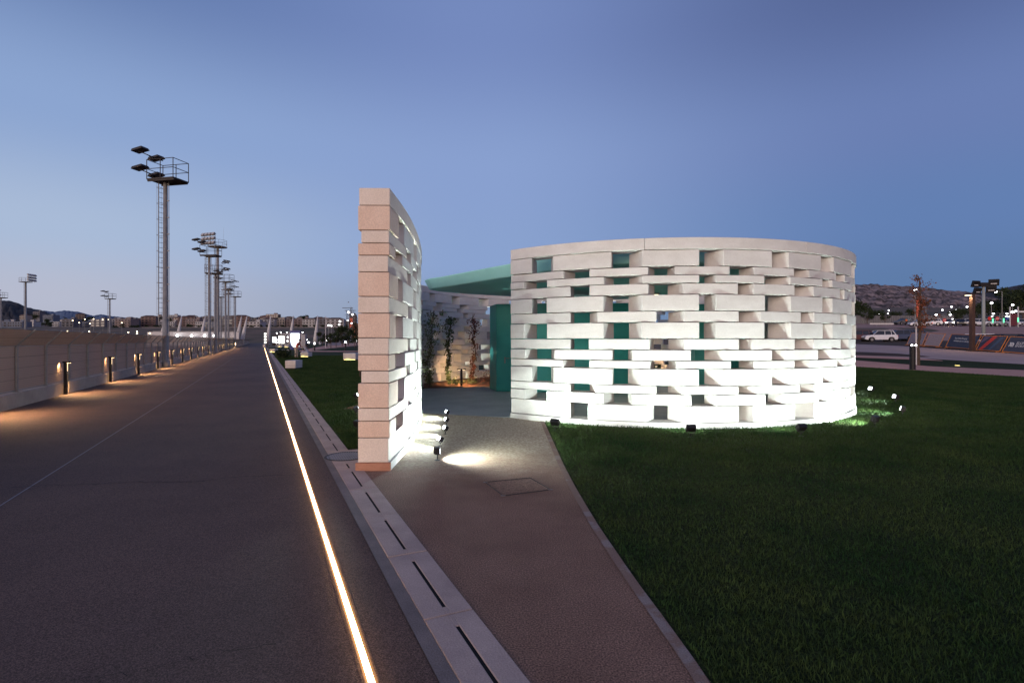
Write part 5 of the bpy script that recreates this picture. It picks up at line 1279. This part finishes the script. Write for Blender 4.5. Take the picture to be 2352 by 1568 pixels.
# ------------------------------------------------------------------ people
def skinned(name, joints, bones, m, parent, sub=1):
    me = bpy.data.meshes.new(name); names = list(joints); me.from_pydata([joints[n_][0] for n_ in names], [(names.index(a), names.index(b)) for a, b in bones], []); me.update(); me.materials.append(m)
    o = bpy.data.objects.new(name, me); sc.collection.objects.link(o); o.parent = parent
    md = o.modifiers.new('skin', 'SKIN'); md.use_smooth_shade = True
    if not me.skin_vertices:
        bpy.context.view_layer.objects.active = o; bpy.ops.object.select_all(action='DESELECT'); o.select_set(True); bpy.ops.mesh.customdata_skin_add()
    for i, n_ in enumerate(names):
        r0 = joints[n_][1]; me.skin_vertices[0].data[i].radius = r0 if isinstance(r0, tuple) else (r0, r0); me.skin_vertices[0].data[i].use_root = (i == 0)
    o.modifiers.new('sub', 'SUBSURF').levels = sub; o.modifiers['sub'].render_levels = sub; return o
def person(loc, rz, pose, top, bottom, label, longhair=False, vest=None):
    r_ = thing('person', label, 'person', loc, rz)
    if pose == 'sit': hip = .50; J = dict(pelvis=((0, 0, hip), .13), chest=((.02, 0, hip + .33), (.15, .11)), neck=((.04, 0, hip + .52), .055), head=((.06, 0, hip + .66), .085), crown=((.06, 0, hip + .76), .07),
        hipL=((.05, .10, hip), .10), kneeL=((.45, .11, hip + .02), .065), footL=((.45, .11, .06), .045), toeL=((.60, .11, .04), .035), hipR=((.05, -.10, hip), .10), kneeR=((.45, -.11, hip + .02), .065), footR=((.43, -.11, .06), .045), toeR=((.58, -.11, .04), .035),
        shL=((.02, .20, hip + .44), .06), elL=((.12, .24, hip + .20), .045), haL=((.38, .14, hip + .22), .032), shR=((.02, -.20, hip + .44), .06), elR=((.12, -.24, hip + .20), .045), haR=((.38, -.14, hip + .22), .032))
    else:
        st_ = .24 if pose == 'walk' else .06; ln = .18 if pose == 'lean' else 0
        J = dict(pelvis=((0, 0, .92), .13), chest=((.02 + ln, 0, 1.26), (.15, .11)), neck=((.03 + ln * 1.4, 0, 1.46), .055), head=((.05 + ln * 1.7, 0, 1.60), .085), crown=((.05 + ln * 1.7, 0, 1.70), .07),
        hipL=((0, .09, .86), .10), kneeL=((st_, .10, .48), .065), footL=((st_ * .9, .10, .07), .045), toeL=((st_ * .9 + .15, .10, .04), .035), hipR=((0, -.09, .86), .10), kneeR=((-st_ * .3, -.10, .48), .065), footR=((-st_ * 1.1, -.10, .07), .045), toeR=((-st_ * 1.1 + .15, -.10, .04), .035),
        shL=((.02 + ln, .20, 1.38), .06), elL=((.04 + ln * 1.5, .24, 1.10), .045), haL=((.20 + ln * 2, .20, .95), .032), shR=((.02 + ln, -.20, 1.38), .06), elR=((0 + ln, -.25, 1.10), .045), haR=((.12 + ln * 2, -.22, .90), .032))
    B = [('pelvis', 'chest'), ('chest', 'neck'), ('neck', 'head'), ('head', 'crown'), ('pelvis', 'hipL'), ('hipL', 'kneeL'), ('kneeL', 'footL'), ('footL', 'toeL'), ('pelvis', 'hipR'), ('hipR', 'kneeR'), ('kneeR', 'footR'), ('footR', 'toeR'), ('chest', 'shL'), ('shL', 'elL'), ('elL', 'haL'), ('chest', 'shR'), ('shR', 'elR'), ('elR', 'haR')]
    skinned('body', J, B, SKIN, r_)
    def fat(keys, k): return {a: (J[a][0], tuple(v * k for v in J[a][1]) if isinstance(J[a][1], tuple) else J[a][1] * k) for a in keys}
    tk = ['pelvis', 'chest', 'shL', 'elL', 'shR', 'elR']; skinned('shirt', fat(tk, 1.22), [b for b in B if b[0] in tk and b[1] in tk], top, r_)
    bk = ['pelvis', 'hipL', 'kneeL', 'footL', 'hipR', 'kneeR', 'footR']; skinned('trousers', fat(bk, 1.2), [b for b in B if b[0] in bk and b[1] in bk], bottom, r_)
    h = J['head'][0]; hb = MB().ball((h[0] - .02, h[1], h[2] + .06), .105, 10, 7)
    if longhair: hb.ball((h[0] - .08, h[1], h[2] - .10), .10, 8, 6, (.7, 1, 2.0))
    hb.build('hair', HAIR, r_, smooth=True)
    MB().ball((h[0] + .095, h[1], h[2] + .005), .018, 6, 4).build('nose', SKIN, r_); return r_
cloth = lambda n_, c: mat('cloth_' + n_, c, .85)
p = gp(680.5, 821.5); person((p.x, p.y, 0), R(0), 'lean', cloth('coral', (.62, .15, .10)), cloth('cream', (.50, .42, .34)), 'person in coral shirt leaning towards the seated person')
p = gp(699, 821); person((p.x + .1, p.y + .35, 0), R(180), 'sit', cloth('white', (.62, .62, .66)), cloth('white', (.62, .62, .66)), 'person in white with long dark hair seated on a bench', True)
p = gp(2075, 747.8); person(tuple(p + Vector((0, -1, .05))), R(200), 'stand', cloth('orange', (.75, .18, .05)), cloth('dark', (.03, .03, .04)), 'person in orange vest standing beside the dark grey car')
p = gp(2328, 750.5); person(tuple(p + Vector((0, 0, .05))), R(180), 'walk', cloth('dark', (.03, .03, .04)), cloth('dark', (.03, .03, .04)), 'person in dark clothes walking past the parked cars')
p = gp(2335, 750.8); person(tuple(p + Vector((0, 0, .05))), R(180), 'walk', cloth('brown', (.28, .13, .10)), cloth('blueish', (.20, .28, .32)), 'person in brown top and pale trousers walking behind another')
